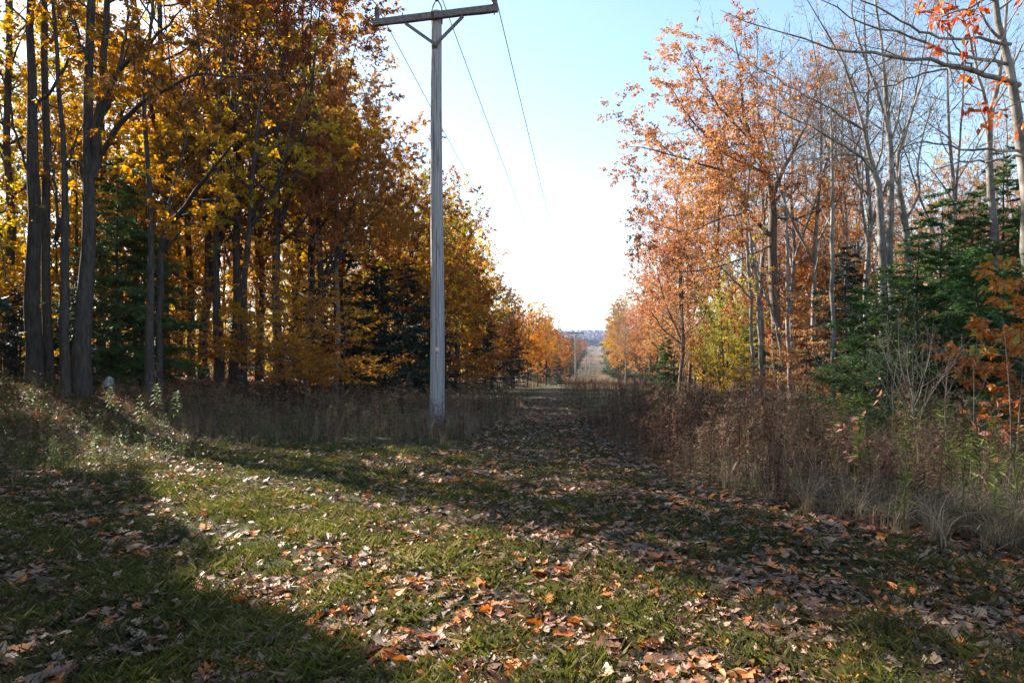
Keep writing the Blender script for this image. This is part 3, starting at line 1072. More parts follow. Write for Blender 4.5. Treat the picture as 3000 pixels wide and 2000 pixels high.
def hero(name, limbs, seed, bark, twigm, leaf, label, base_i=0, t0=.35, per_m=1.5, l1=2.5, per=12, L=.10, w=.06, droop=.4, l2=2.2, l3=4.5, ang=52, twig4=False, bare=0., up=.08, t0s=None, azbias=None, group=None, l1f=None, wf=1.):
    """a tree with its limbs measured off the photograph: every limb is a list of (px, py, depth, width in px)"""
    rng = np.random.default_rng(seed)
    T = Tree()
    n = 16
    x0, y0 = None, None
    allP, allR, t0l = [], [], []
    for i, lm in enumerate(limbs):
        pts = np.array([P(a, b, c) for a, b, c, _ in lm])
        rad = np.array([.5 * wf * ww * c / FPX for _, _, c, ww in lm])
        if i == 0:
            x0, y0 = pts[0, 0], pts[0, 1]
            z0 = gzf(x0, y0)
            pts[0, 2] = z0 - .3
        q, r = resample(pts, rad, n)
        q[1:-1] += rng.normal(0, .018, (n - 2, 3))
        if i == 0:
            r = r * (1 + .12 * np.exp(-(q[:, 2] - q[0, 2]) / .5))
        allP.append(q - np.array([x0, y0, z0])); allR.append(r)
        t0l.append(t0 if i == 0 else .15)
    allP, allR = np.array(allP), np.array(allR)
    T.stem.append((allP, allR, 12))
    Ps, Rs = [], []
    for i in range(len(allP)):
        tt = t0l[i] if t0s is None else t0s[i]
        if tt >= 1:
            continue
        a, b = grow(allP[i:i + 1], allR[i:i + 1], rng, per_m=per_m, t0=tt, t1=1., ang=ang, ang_sd=14, length=l1f if l1f else (lambda t: l1 * (1.15 - .55 * t)), rr=.5, rmax=.07, up=up, wob=.11, pts=7, azbias=azbias)
        Ps.append(a); Rs.append(b)
    P1, R1 = np.concatenate(Ps), np.concatenate(Rs)
    T.stem.append((P1, R1, 5))
    P2, R2 = grow(P1, R1, rng, per_m=l2, t0=.15, ang=44, ang_sd=12, ratio=lambda t: .5 * (1.05 - .5 * t), rr=.55, rmax=.022, up=.04, wob=.13, pts=5)
    T.stem.append((P2, R2, 4))
    P3, R3 = grow(P2, R2, rng, per_m=l3, t0=.15, ang=42, ang_sd=14, ratio=lambda t: .5 * (1.05 - .4 * t), rr=.6, rmax=.009, rmin=.0052 if twig4 else .003, up=.03, wob=.15, pts=4)
    T.twig.append((P3, R3, 3))
    src = P3
    if twig4:
        P4, R4 = grow(P3, R3, rng, per_m=8.5, t0=.15, ang=38, ang_sd=12, ratio=.6, rr=.7, rmax=.005, rmin=.0038, up=.04, wob=.15, pts=3)
        T.twig.append((P4, R4, 3))
        src = P4
    if per:
        src = src[rng.random(len(src)) > bare]
        T.Q, pos = leaves_on(src, rng, per * 3 if per > 1 else per, L * .82, w * .82, droop, .25)
        keep = gap_mask(pos + np.array([x0, y0, z0]), rng)
        T.Q = T.Q[keep]
        T.tone = clump_tone(pos[keep], rng, ph=seed)
    T.finish(name, bark, twigm, leaf)
    root = empty(name, (x0, y0, z0))
    link('trunk', T.stem_me, root)
    link('crown', T.crown_me, root)
    tag(root, label, 'tree', group)
    TREES.append((root, x0, y0, 1.))
    return root


# left wood, front row, measured limbs --------------------------------
G_L = 'trees of the left wood'
G_R = 'trees of the right wood'
hero('oak_tree', [[(242, 1095, 15, 62), (243, 1000, 15, 58), (250, 800, 15, 46), (258, 650, 15, 40), (262, 500, 15, 33), (262, 300, 15, 29), (266, 100, 15, 27), (268, -150, 15.2, 24), (262, -600, 15.6, 16), (270, -1000, 16, 5)],
                  [(268, 520, 15, 32), (284, 430, 15, 34), (288, 360, 14.9, 28), (300, 200, 14.8, 22), (312, 60, 14.7, 20), (322, -200, 14.6, 16), (345, -600, 14.3, 5)],
                  [(290, 370, 14.9, 20), (318, 290, 14.7, 19), (345, 220, 14.5, 18), (380, 180, 14.2, 15), (430, 140, 13.8, 12), (470, 100, 13.5, 9), (540, 20, 13.2, 4)],
                  [(345, 225, 14.5, 12), (360, 150, 14.6, 10), (372, 60, 14.8, 8), (380, -120, 15, 3)],
                  [(296, 450, 14.8, 20), (340, 385, 14.5, 18), (390, 330, 14.2, 16), (440, 282, 13.9, 14), (490, 263, 13.6, 12), (530, 245, 13.4, 11), (565, 220, 13.2, 10), (650, 226, 13, 7), (740, 224, 12.8, 5), (860, 212, 12.6, 2)],
                  [(560, 224, 13.2, 7), (582, 200, 13.2, 7), (620, 160, 13.2, 5), (700, 130, 13.2, 2)],
                  [(255, 620, 15, 12), (222, 470, 15.2, 10), (205, 480, 15.3, 8), (180, 520, 15.5, 4)],
                  [(255, 160, 15, 14), (232, 120, 15.3, 10), (222, 60, 15.6, 8), (205, 0, 16, 4)]],
     101, 'bark_dark', 'twig', 'rust', 'dark oak with forked trunk and one long limb reaching right, rust leaves high up', t0=.72, per_m=2.2, l1=2.3, per=13, L=.115, w=.06, droop=.6,
     t0s=[.66, .4, .35, .4, .5, .2, .4, .4], wf=0.85, group=G_L)
hero('maple_tree', [[(98, 1080, 15.5, 62), (96, 900, 15.5, 52), (95, 700, 15.5, 46), (97, 500, 15.5, 40), (92, 300, 15.5, 32), (88, 100, 15.5, 26), (84, -200, 15.6, 22), (90, -800, 16, 5)],
                    [(110, 300, 15.5, 12), (150, 270, 15.2, 11), (200, 180, 15, 10), (245, 150, 14.7, 7), (300, 100, 14.5, 3)],
                    [(80, 500, 15.5, 10), (50, 400, 15.4, 9), (10, 240, 15.3, 7), (-60, 100, 15.2, 3)]],
     102, 'bark_dark', 'twig', 'gold', 'thick rough barked maple left of the forked oak, golden leaves about its trunk', t0=.5, per_m=2.2, l1=2.4, per=12, wf=.78, group=G_L)
hero('maple_tree', [[(146, 1085, 16, 36), (138, 900, 16, 28), (135, 600, 16, 26), (132, 300, 16, 22), (130, 100, 16, 20), (128, -200, 16, 16), (140, -700, 16, 4)]],
     103, 'bark_dark', 'twig', 'olive', 'straight dark maple trunk close beside the thick rough barked one', t0=.55, per_m=2.0, l1=2.1, per=12, wf=.85, group=G_L)
hero('maple_tree', [[(192, 1090, 14.6, 34), (186, 850, 14.6, 28), (190, 650, 14.6, 22), (188, 480, 14.6, 18), (178, 350, 14.6, 14), (170, 220, 14.6, 14), (158, 80, 14.6, 12), (150, -200, 14.8, 8), (160, -500, 15, 3)],
                    [(178, 640, 14.6, 14), (165, 700, 14.8, 15), (168, 640, 14.9, 10), (150, 480, 15.2, 8), (135, 380, 15.4, 3)],
                    [(196, 500, 14.6, 8), (215, 430, 14.5, 7), (245, 360, 14.4, 3)]],
     104, 'bark_dark', 'twig', 'gold', 'slender dark stem kinked to the left between the rough maple and the forked oak', t0=.5, per_m=2.0, l1=1.7, per=11, wf=.85, group=G_L)
hero('maple_tree', [[(436, 1120, 16, 40), (438, 1000, 16, 34), (440, 800, 16.2, 24), (440, 560, 16.4, 20), (432, 400, 16.6, 18), (420, 300, 16.8, 15), (432, 180, 17, 13), (450, 0, 17, 10), (470, -400, 17, 3)]],
     105, 'bark_dark', 'twig', 'amber', 'dark straight maple standing by the small hemlock right of the forked oak', t0=.5, per_m=2.1, l1=2.3, per=12, wf=0.72, group=G_L)
hero('maple_tree', [[(466, 1095, 17, 22), (470, 860, 17, 20), (492, 660, 17, 20), (520, 630, 16.8, 18), (560, 590, 16.5, 15), (600, 520, 16, 12), (650, 465, 15.6, 9), (700, 400, 15.2, 4)],
                    [(492, 655, 17, 12), (505, 560, 17.4, 10), (540, 430, 17.6, 8), (560, 330, 17.8, 3)]],
     106, 'bark_dark', 'twig', 'gold', 'thin dark trunk that bends sharply to the right above the leaf bank', t0=.45, per_m=2.2, l1=1.8, per=12, wf=0.85, group=G_L)
hero('maple_tree', [[(716, 1060, 21, 32), (714, 900, 21, 28), (722, 750, 21, 27), (730, 650, 21, 26), (736, 560, 21, 22), (748, 420, 21.2, 16), (770, 250, 21.4, 11), (790, 60, 21.6, 4)],
                    [(738, 660, 21, 18), (765, 625, 20.8, 20), (795, 585, 20.5, 16), (830, 480, 20.2, 12), (850, 380, 20, 8), (900, 250, 19.6, 3)]],
     107, 'bark_dark', 'twig', 'gold', 'golden maple whose trunk forks into a V above the beech sprays', t0=.4, per_m=2.2, l1=2.7, per=14, wf=0.6, group=G_L)
hero('maple_tree', [[(636, 1060, 22, 30), (634, 900, 22, 26), (632, 700, 22, 22), (640, 560, 22, 18), (636, 400, 22.2, 14), (650, 200, 22.5, 9), (660, 40, 22.6, 3)]],
     108, 'bark_dark', 'twig', 'gold', 'upright golden maple between the bending trunk and the V forked maple', t0=.4, per_m=2.2, l1=2.6, per=14, wf=0.62, group=G_L)

# the half-bare oak and silhouettes along the left edge of the clearing
tree_at('rust', 1, 930, 25, None, 1.12, 'rust', 'half bare oak with thin hanging rust leaves against the sky left of the crossarm', group=G_L)
tree_at('bare', 1, 985, 27, None, .95, 'rust', 'nearly bare oak with a few rust leaves just left of the pole top', group=G_L)
tree_at('rust', 0, 815, 23, None, 1.02, 'rust', 'tall rust oak rising to the top of the view right of the V forked maple', group=G_L)
tree_at('rust', 1, 905, 27, -150, None, 'rust', 'tall rust oak between the V forked maple and the half bare oak', group=G_L)
tree_at('gold', 0, 640, 25.5, -500, None, 'amber', 'very tall amber maple just behind the upright golden maple', group=G_L)
tree_at('rust', 0, 1000, 31, 130, None, 'rust', 'rust oak filling the sky gap behind the nearly bare oak', group=G_L)
tree_at('gold', 1, 480, 24, -700, None, 'amber', 'very tall amber maple behind the long limb of the forked oak', group=G_L)
tree_at('rust', 1, 600, 24.5, None, 1.2, 'rust', 'rust oak hanging over the long limb of the forked oak', group=G_L)
tree_at('rust', 1, 1125, 34, 320, None, 'rust', 'rust oak filling the gap between the broad rust oak and the nearest pole', group=G_L)
tree_at('bushy', 1, 1195, 37, 400, None, 'rust', 'round rust oak just left of the nearest pole at mid height', group=G_L)
tree_at('bushy', 0, 1290, 43, 490, None, 'rust', 'round russet oak between the two green gold maples behind the nearest pole', group=G_L)
tree_at('bushy', 1, 1365, 48, 620, None, 'amber', 'round brown orange maple over the small amber maple', group=G_L)
tree_at('bushy', 0, 1440, 58, 790, None, 'rust', 'round rust oak right against the grey leafless maple', group=G_L)
tree_at('bushy', 0, 20, 24, 150, None, 'gold', 'round golden maple at the left edge behind the thick rough barked maple', group=G_L)
tree_at('bushy', 1, 130, 27, 60, None, 'olive', 'round green gold maple behind the straight dark maple trunk', group=G_L)
tree_at('bushy', 0, 215, 23, 250, None, 'gold', 'round golden maple seen between the slender kinked stem and the forked oak', group=G_L)
tree_at('bushy', 1, 330, 28, 120, None, 'gold', 'round golden maple behind the two green hemlocks', group=G_L)
tree_at('bushy', 0, 530, 29, 300, None, 'gold', 'round golden maple behind the bend of the bending trunk', group=G_L)
tree_at('bushy', 1, -70, 21, 300, None, 'gold', 'round golden maple cut by the left edge of the view', group=G_L)
tree_at('bushy', 0, 1170, 35, 520, None, 'amber', 'round amber maple filling the gap behind the nearest pole', group=G_L)
tree_at('bushy', 1, 1255, 39, 450, None, 'olive', 'round green gold maple close behind the nearest pole', group=G_L)
tree_at('bushy', 0, 1335, 44, 560, None, 'olive', 'round green gold maple next right of the nearest pole', group=G_L)
tree_at('bushy', 1, 1395, 50, 670, None, 'amber', 'round amber maple beside the grey leafless maple', group=G_L)
tree_at('bushy', 0, 1475, 63, 840, None, 'rust', 'round rust oak before the copper oak', group=G_L)
tree_at('bushy', 1, 1545, 72, 850, None, 'amber', 'round copper oak between the two far rounded crowns', group=G_L)
tree_at('bushy', 0, 1600, 86, 915, None, 'rust', 'round rust oak low at the end of the left edge', group=G_L)
tree_at('bushy', 1, 1638, 104, 955, None, 'rust', 'last low rust oak of the left edge, nearest the second pole', group=G_L)
tree_at('rust', 0, 1065, 33, 330, None, 'rust', 'broad rust oak whose crown ends beside the nearest pole at mid height', group=G_L)
tree_at('gold', 2, 985, 30, 420, None, 'amber', 'amber maple below the rust oak left of the nearest pole', group=G_L)
tree_at('gold', 0, 1215, 38, 430, None, 'olive', 'green gold maple rising directly behind the nearest pole', group=G_L)
tree_at('gold', 1, 1305, 42, 560, None, 'olive', 'green gold maple leaning out over the clearing right of the nearest pole', group=G_L)
tree_at('bare', 0, 1425, 56, 800, None, 'rust', 'grey leafless maple between the green gold maple and the far rust oaks', group=G_L)
tree_at('gold', 2, 1385, 47, 800, None, 'amber', 'small amber maple in front of the grey leafless maple', group=G_L)
tree_at('rust', 1, 1505, 66, 835, None, 'amber', 'copper oak, taller of the two rounded crowns at the end of the left edge', group=G_L)
tree_at('rust', 0, 1575, 78, 890, None, 'rust', 'rust oak, lower of the two rounded crowns at the end of the left edge', group=G_L)
tree_at('rust', 1, 1615, 96, 940, None, 'rust', 'last rust oak of the left edge before the second pole', group=G_L)
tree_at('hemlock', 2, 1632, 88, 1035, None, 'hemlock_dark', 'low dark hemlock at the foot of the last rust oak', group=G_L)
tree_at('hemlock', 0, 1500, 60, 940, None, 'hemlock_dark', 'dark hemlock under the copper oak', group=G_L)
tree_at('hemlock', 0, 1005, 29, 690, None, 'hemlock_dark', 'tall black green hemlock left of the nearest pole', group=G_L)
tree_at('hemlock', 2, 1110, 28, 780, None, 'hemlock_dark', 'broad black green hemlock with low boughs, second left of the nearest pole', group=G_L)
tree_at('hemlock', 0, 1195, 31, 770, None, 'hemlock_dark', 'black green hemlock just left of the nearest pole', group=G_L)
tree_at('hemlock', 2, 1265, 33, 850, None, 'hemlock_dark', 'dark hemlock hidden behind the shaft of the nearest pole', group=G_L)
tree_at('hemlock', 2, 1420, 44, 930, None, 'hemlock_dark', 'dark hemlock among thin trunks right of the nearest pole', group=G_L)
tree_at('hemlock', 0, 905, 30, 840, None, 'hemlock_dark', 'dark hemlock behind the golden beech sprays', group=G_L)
tree_at('beech', 0, 1340, 32, 860, None, 'amber', 'small glowing orange beech just right of the nearest pole', group=G_L)
tree_at('hemlock', 0, 345, 17.5, 470, None, 'hemlock', 'green hemlock behind the forked oak, taller of the pair', group=G_L)
tree_at('hemlock', 2, 420, 18.2, 640, None, 'hemlock', 'green hemlock behind the forked oak, shorter of the pair', group=G_L)
tree_at('hemlock', 2, 60, 17.5, 830, None, 'hemlock_dark', 'low dark hemlock at the foot of the rough barked maple', group=G_L)
tree_at('hemlock', 2, 215, 17.8, 800, None, 'hemlock_dark', 'low dark hemlock between the dark trunks of the front row', group=G_L)
tree_at('beech', 1, 800, 20.5, 690, None, 'amber', 'young beech with golden sprays in front of the V forked maple', group=G_L)
tree_at('beech', 0, 905, 21.5, 760, None, 'amber', 'young beech with golden sprays right of the V forked maple', group=G_L)
tree_at('beech', 0, 1010, 23, 830, None, 'amber', 'young beech with tawny sprays in front of the tall black green hemlock', group=G_L)
tree_at('beech', 1, 610, 23, 700, None, 'gold', 'young beech with yellow sprays over the leaf bank', group=G_L)
tree_at('beech', 2, 560, 20, 850, None, 'amber', 'small young beech at the back of the leaf bank', group=G_L)
tree_at('beech', 1, 20, 19, 620, None, 'gold', 'young beech with dim gold sprays in the far left corner of the wood', group=G_L)
for k, (v, px_, d, tp, mt, lb) in enumerate([
        (0, 760, 27, -120, 'gold', 'tall golden maple behind the V forked maple'), (1, 560, 27, -300, 'gold', 'tall golden maple behind the bending trunk'),
        (2, 870, 30, 160, 'gold', 'golden maple right of the V forked maple, set back'), (0, 300, 25, -500, 'amber', 'amber maple seen through the fork of the dark oak'),
        (2, 400, 24, 100, 'gold', 'golden maple whose crown fills the space under the long oak limb'), (1, 30, 22, -600, 'olive', 'greenish maple at the left edge of the view'),
        (0, 700, 33, 20, 'amber', 'amber maple far behind the upright golden maple'), (2, 480, 32, 60, 'amber', 'amber maple far behind the straight dark maple')]):
    tree_at('gold', v, px_, d, tp, None, mt, lb, group=G_L)
tree_at('rust', 0, 690, 23.5, None, 1.0, 'rust', 'dark rust oak whose crown hangs over the golden maples', group=G_L)

# right wood, measured limbs -------------------------------------------
hero('oak_tree', [[(2285, 1200, 25, 46), (2278, 1050, 25, 42), (2268, 850, 25, 38), (2264, 700, 25, 36), (2264, 600, 25, 33), (2262, 560, 25, 30), (2244, 505, 25, 24), (2212, 440, 24.8, 18), (2188, 370, 24.6, 15), (2178, 300, 24.5, 12), (2170, 200, 24.4, 8), (2150, 110, 24.2, 3)],
                  [(2256, 690, 25, 20), (2225, 655, 24.6, 17), (2192, 625, 24.2, 14), (2165, 552, 23.7, 13), (2134, 512, 23.2, 11), (2067, 487, 22.5, 9), (2000, 464, 21.8, 7), (1920, 440, 21.2, 5), (1840, 430, 20.6, 2)],
                  [(2264, 580, 25, 20), (2290, 500, 25.2, 17), (2330, 430, 25.4, 14), (2355, 380, 25.6, 12), (2380, 300, 25.8, 8), (2420, 180, 26, 3)],
                  [(2244, 505, 25, 12), (2180, 480, 24, 10), (2090, 420, 23, 8), (2010, 330, 22.2, 6), (1960, 250, 21.8, 2)],
                  [(2258, 720, 25, 9), (2190, 750, 24, 8), (2060, 790, 22.8, 6), (1950, 800, 22, 2)],
                  [(2268, 640, 25, 10), (2330, 640, 24.4, 8), (2430, 600, 23.6, 6), (2520, 560, 23, 2)],
                  [(2188, 625, 24.2, 8), (2110, 640, 23.4, 7), (2010, 680, 22.6, 5), (1900, 650, 21.8, 2)],
                  [(2188, 400, 24.6, 10), (2120, 330, 23.8, 8), (2050, 220, 23.2, 5), (2010, 130, 22.8, 2)]],
     201, 'bark_brown', 'twig', 'orange', 'spreading orange oak on the right edge whose long limbs reach over the clearing', t0=.55, per_m=2.3, l1=2.3, per=6, L=.10, w=.052, droop=.5, l2=4.2, l3=8.5, wf=0.7, group=G_R)
hero('bare_tree', [[(2588, 1120, 18, 44), (2586, 900, 18, 40), (2580, 700, 18, 38), (2570, 520, 18, 32), (2548, 450, 18, 24), (2530, 370, 18, 18), (2505, 280, 18, 13), (2470, 180, 17.8, 10), (2400, 60, 17.5, 6), (2330, -60, 17.2, 2)],
                   [(2556, 500, 18, 14), (2520, 460, 17.6, 12), (2440, 410, 17, 10), (2380, 370, 16.6, 8), (2290, 330, 16, 6), (2180, 260, 15.4, 2)],
                   [(2535, 385, 18, 10), (2470, 340, 17.6, 8), (2380, 290, 17, 7), (2250, 220, 16.2, 5), (2130, 130, 15.6, 2)],
                   [(2560, 470, 18, 8), (2500, 455, 17.8, 8), (2420, 462, 17.4, 6), (2330, 470, 17, 3)]],
     202, 'bark_grey', 'twig_pale', 'orange', 'pale leafless maple, leftmost trunk of three, its branches fanning left', t0=.55, per_m=1.9, l1=2.2, per=1, bare=.85, twig4=True, ang=40, up=.12, l2=3.4, l3=5.6, wf=0.58, group=G_R)
hero('bare_tree', [[(2616, 1110, 18.6, 40), (2612, 900, 18.6, 38), (2608, 700, 18.6, 32), (2606, 450, 18.6, 27), (2600, 330, 18.6, 22), (2594, 220, 18.6, 17), (2580, 100, 18.6, 12), (2560, -60, 18.6, 9), (2540, -300, 18.6, 3)],
                   [(2602, 400, 18.6, 14), (2570, 260, 18.4, 12), (2530, 170, 18.2, 10), (2500, 60, 18, 7), (2490, -100, 18, 3)],
                   [(2606, 430, 18.6, 12), (2640, 300, 18.8, 10), (2648, 200, 19, 8), (2650, 40, 19, 5), (2660, -150, 19, 2)]],
     203, 'bark_grey', 'twig_pale', 'orange', 'pale leafless maple, tallest and middle trunk of three right of the white sapling', t0=.5, per_m=1.9, l1=2.0, per=1, bare=.9, twig4=True, ang=38, up=.13, l2=3.4, l3=5.6, wf=0.6, group=G_R)
hero('bare_tree', [[(2680, 1110, 19, 44), (2670, 900, 19, 40), (2655, 700, 19, 34), (2636, 560, 19, 27), (2630, 470, 19, 20), (2660, 360, 19.2, 13), (2700, 250, 19.5, 9), (2740, 120, 19.8, 5), (2770, 0, 20, 2)],
                   [(2650, 650, 19, 14), (2690, 560, 19, 12), (2690, 480, 19.2, 10), (2720, 350, 19.5, 7), (2760, 250, 19.8, 2)]],
     204, 'bark_grey', 'twig_pale', 'orange', 'pale leafless maple, curved rightmost trunk of three beside the big hemlock', t0=.5, per_m=1.8, l1=1.9, per=1, bare=.9, twig4=True, ang=38, up=.13, l2=3.4, l3=5.6, wf=0.6, group=G_R)
hero('bare_tree', [[(3040, 1150, 12, 75), (3030, 900, 12, 68), (3010, 600, 12, 60), (2985, 400, 12, 46), (2968, 280, 12, 40), (2950, 180, 12, 36), (2930, 90, 12, 30), (2915, 0, 12, 26), (2900, -150, 12, 20), (2900, -600, 12, 4)],
                   [(2985, 250, 12, 26), (2930, 232, 11.8, 24), (2880, 212, 11.5, 22), (2800, 196, 11, 20), (2740, 182, 10.7, 17), (2640, 168, 10.3, 15), (2560, 156, 10, 14), (2470, 150, 9.7, 11), (2400, 132, 9.5, 8), (2280, 90, 9.2, 6), (2160, 55, 9, 4), (2110, 30, 8.9, 2)],
                   [(2955, 190, 12, 16), (2880, 175, 11.8, 15), (2800, 160, 11.4, 12), (2700, 125, 11, 10), (2600, 90, 10.6, 9), (2500, 55, 10.3, 7), (2430, 15, 10, 5), (2350, -30, 9.8, 2)],
                   [(2960, 130, 12, 16), (2870, 115, 11.6, 13), (2780, 110, 11.2, 12), (2700, 92, 10.8, 11), (2640, 60, 10.5, 9), (2560, 20, 10.2, 8), (2480, -20, 10, 3)],
                   [(3000, 450, 12, 14), (2920, 442, 11.7, 12), (2840, 440, 11.4, 11), (2770, 425, 11.1, 8), (2700, 420, 10.8, 6), (2600, 440, 10.4, 3)],
                   [(3000, 455, 12, 12), (2900, 475, 11.4, 10), (2790, 480, 10.9, 7), (2700, 520, 10.5, 3)],
                   [(2880, 212, 11.5, 12), (2780, 200, 11.4, 10), (2680, 225, 11.2, 8), (2560, 262, 11, 6), (2450, 280, 10.8, 3)]],
     205, 'bark_grey', 'twig', 'orange', 'big grey right edge tree with long bare limbs crossing the sky to the left', t0=.55, per_m=1.7, l1=1.3, per=1, bare=.93, twig4=True, ang=44, up=.06, l2=2.6, l3=4.5, wf=0.62, group=G_R)
hero('bare_tree', [[(2925, 1140, 15, 40), (2915, 800, 15, 36), (2900, 550, 15, 30), (2898, 430, 15, 26), (2905, 330, 15, 22), (2922, 240, 15, 19), (2935, 130, 15, 16), (2950, 0, 15, 12), (2960, -300, 15, 3)],
                   [(2900, 440, 15, 16), (2890, 320, 14.8, 15), (2868, 220, 14.6, 12), (2850, 140, 14.5, 10), (2800, 0, 14.3, 5), (2780, -100, 14.2, 2)],
                   [(2868, 220, 14.6, 9), (2830, 180, 14.4, 8), (2790, 120, 14.2, 6), (2740, 40, 14, 2)]],
     206, 'bark_grey', 'twig_pale', 'orange', 'grey leafless tree forking in front of the sky beside the big right edge tree', t0=.5, per_m=1.6, l1=1.6, per=1, bare=.9, twig4=True, ang=40, up=.12, wf=0.65, group=G_R)
hero('sapling_tree', [[(2444, 1230, 18, 19), (2440, 1000, 18, 17), (2438, 800, 18, 17), (2440, 600, 18, 16), (2440, 500, 18, 12), (2438, 400, 18, 8), (2432, 300, 18, 5), (2428, 200, 18, 2)]],
     207, 'bark_pale', 'twig_pale', 'orange', 'straight thin white stemmed sapling standing alone before the orange oak leaves', t0=.55, per_m=1.6, l1=.9, per=1, bare=.8, ang=45, wf=0.68, group=G_R)
hero('sapling_tree', [[(2208, 1180, 23, 14), (2205, 1050, 23, 14), (2200, 900, 23, 13), (2192, 800, 23, 12), (2185, 700, 23, 10), (2190, 600, 23, 8), (2200, 450, 23, 4), (2205, 350, 23, 2)],
                      [(2195, 870, 23, 8), (2160, 830, 22.6, 7), (2120, 790, 22.2, 5), (2080, 760, 22, 2)]],
     208, 'bark_pale', 'twig_pale', 'lime', 'thin pale sapling with a yellow green crown left of the spreading orange oak', t0=.3, per_m=1.8, l1=1.2, per=7, L=.09, w=.055, wf=0.75, group=G_R)
hero('sapling_tree', [[(2232, 1170, 22, 16), (2228, 1050, 22, 15), (2222, 900, 22, 14), (2208, 760, 22, 12), (2196, 680, 22, 9), (2186, 600, 22, 6), (2178, 500, 22, 2)],
                      [(2290, 1180, 21.5, 13), (2292, 1080, 21.5, 12), (2280, 980, 21.5, 11), (2255, 890, 21.5, 9), (2235, 840, 21.5, 7), (2215, 760, 21.5, 2)]],
     209, 'bark_pale', 'twig_pale', 'lime', 'pale double stemmed sapling crossing the trunk of the spreading orange oak', t0=.45, per_m=1.6, l1=1.0, per=6, L=.09, w=.055, wf=0.75, group=G_R)
hero('sapling_tree', [[(2314, 1190, 21, 17), (2312, 1050, 21, 16), (2308, 900, 21, 14), (2306, 750, 21, 12), (2302, 600, 21, 8), (2298, 480, 21, 3)]],
     210, 'bark_pale', 'twig_pale', 'orange', 'thin grey sapling just right of the spreading orange oak trunk', t0=.4, per_m=1.6, l1=1.2, per=4, bare=.3, wf=0.75, group=G_R)

tree_at('hemlock', 0, 2760, 15.5, 560, None, 'hemlock', 'tall green hemlock in front of the three pale maples', group=G_R)
tree_at('hemlock', 1, 2940, 16.5, 430, None, 'hemlock', 'tallest green hemlock, at the right edge behind the orange leaves', group=G_R)
tree_at('hemlock', 2, 2600, 14.2, 780, None, 'hemlock', 'low spreading green hemlock right of the white stemmed sapling', group=G_R)
tree_at('hemlock', 2, 2860, 13.6, 720, None, 'hemlock', 'green hemlock with dark low boughs over the brush on the right', group=G_R)
tree_at('hemlock', 0, 2690, 15.2, 660, None, 'hemlock', 'green hemlock beside the tall one, just left of it', group=G_R)
tree_at('hemlock', 1, 2850, 15.4, 560, None, 'hemlock', 'green hemlock between the tall one and the right edge one', group=G_R)
tree_at('hemlock', 0, 3010, 14.5, 600, None, 'hemlock', 'green hemlock cut by the right edge of the view', group=G_R)
tree_at('hemlock', 2, 2530, 15.5, 840, None, 'hemlock', 'lowest green hemlock, at the foot of the three pale maples', group=G_R)
tree_at('hemlock', 0, 2480, 21, 720, None, 'hemlock_dark', 'dark hemlock set back behind the white stemmed sapling', group=G_R)
tree_at('hemlock', 2, 1950, 38, 985, None, 'hemlock', 'small green hemlock at the foot of the far orange oaks', group=G_R)
tree_at('hemlock', 0, 2420, 40, 520, None, 'hemlock_dark', 'dark olive conifer crown behind the leafless maples', group=G_R)
tree_at('hemlock', 2, 2200, 27, 940, None, 'hemlock', 'small green hemlock behind the yellow green saplings', group=G_R)
tree_at('airy', 0, 2110, 31, 210, None, 'orange', 'tall pale orange oak filling the crown of the spreading one from behind', group=G_R)
tree_at('airy', 1, 1995, 36, 430, None, 'orange', 'pale orange oak low behind the long left limb of the spreading one', group=G_R)
tree_at('bare', 1, 2230, 27, -20, None, 'orange', 'twiggy grey tree rising through the crown of the spreading orange oak', group=G_R)
tree_at('bare', 0, 2540, 22, -200, None, 'orange', 'twiggy grey tree just left of the three pale trunks', group=G_R)
tree_at('bushy', 0, 1975, 47, 690, None, 'orange', 'round orange oak under the overhanging one', group=G_R)
tree_at('bushy', 1, 1925, 62, 790, None, 'orange', 'round orange oak in the middle of the right edge', group=G_R)
tree_at('bushy', 0, 1890, 84, 870, None, 'orange', 'round orange oak well down the right edge', group=G_R)
tree_at('bushy', 1, 2060, 37, 760, None, 'orange', 'round orange oak behind the grey twiggy tree', group=G_R)
tree_at('bushy', 0, 2290, 31, 640, None, 'orange', 'round orange oak right behind the spreading trunk', group=G_R)
tree_at('bushy', 1, 2440, 30, 700, None, 'orange', 'round orange oak behind the white stemmed sapling', group=G_R)
tree_at('airy', 1, 2020, 42, 540, None, 'orange', 'orange oak next behind the spreading one, hanging over the clearing', group=G_R)
tree_at('airy', 0, 1945, 56, 690, None, 'orange', 'rounded orange oak, second behind the spreading one', group=G_R)
tree_at('airy', 1, 1905, 74, 800, None, 'orange', 'orange oak halfway down the right edge of the clearing', group=G_R)
tree_at('airy', 0, 1875, 98, 890, None, 'orange', 'small orange oak far down the right edge of the clearing', group=G_R)
tree_at('bare', 1, 2000, 33, 860, None, 'orange', 'grey twiggy bare tree below the far orange oaks', group=G_R)
tree_at('bushy', 1, 2120, 26, 800, None, 'lime', 'low yellow green maple between the grey twiggy tree and the pale saplings', group=G_R)
tree_at('gold', 2, 2150, 29, 720, None, 'lime', 'yellow green maple glowing left of the spreading orange oak', group=G_R)
tree_at('beech', 1, 2170, 24, 1000, None, 'gold', 'low golden beech above the brush left of the pale saplings', group=G_R)
tree_at('beech', 2, 2100, 25, 1045, None, 'gold', 'smallest golden beech above the brush beside the grey twiggy tree', group=G_R)
tree_at('beech', 1, 2360, 20, 850, None, 'orange', 'young beech with orange sprays left of the white stemmed sapling', group=G_R)
tree_at('beech', 0, 2470, 19.5, 1060, None, 'amber', 'low beech with orange sprays at the foot of the white stemmed sapling', group=G_R)
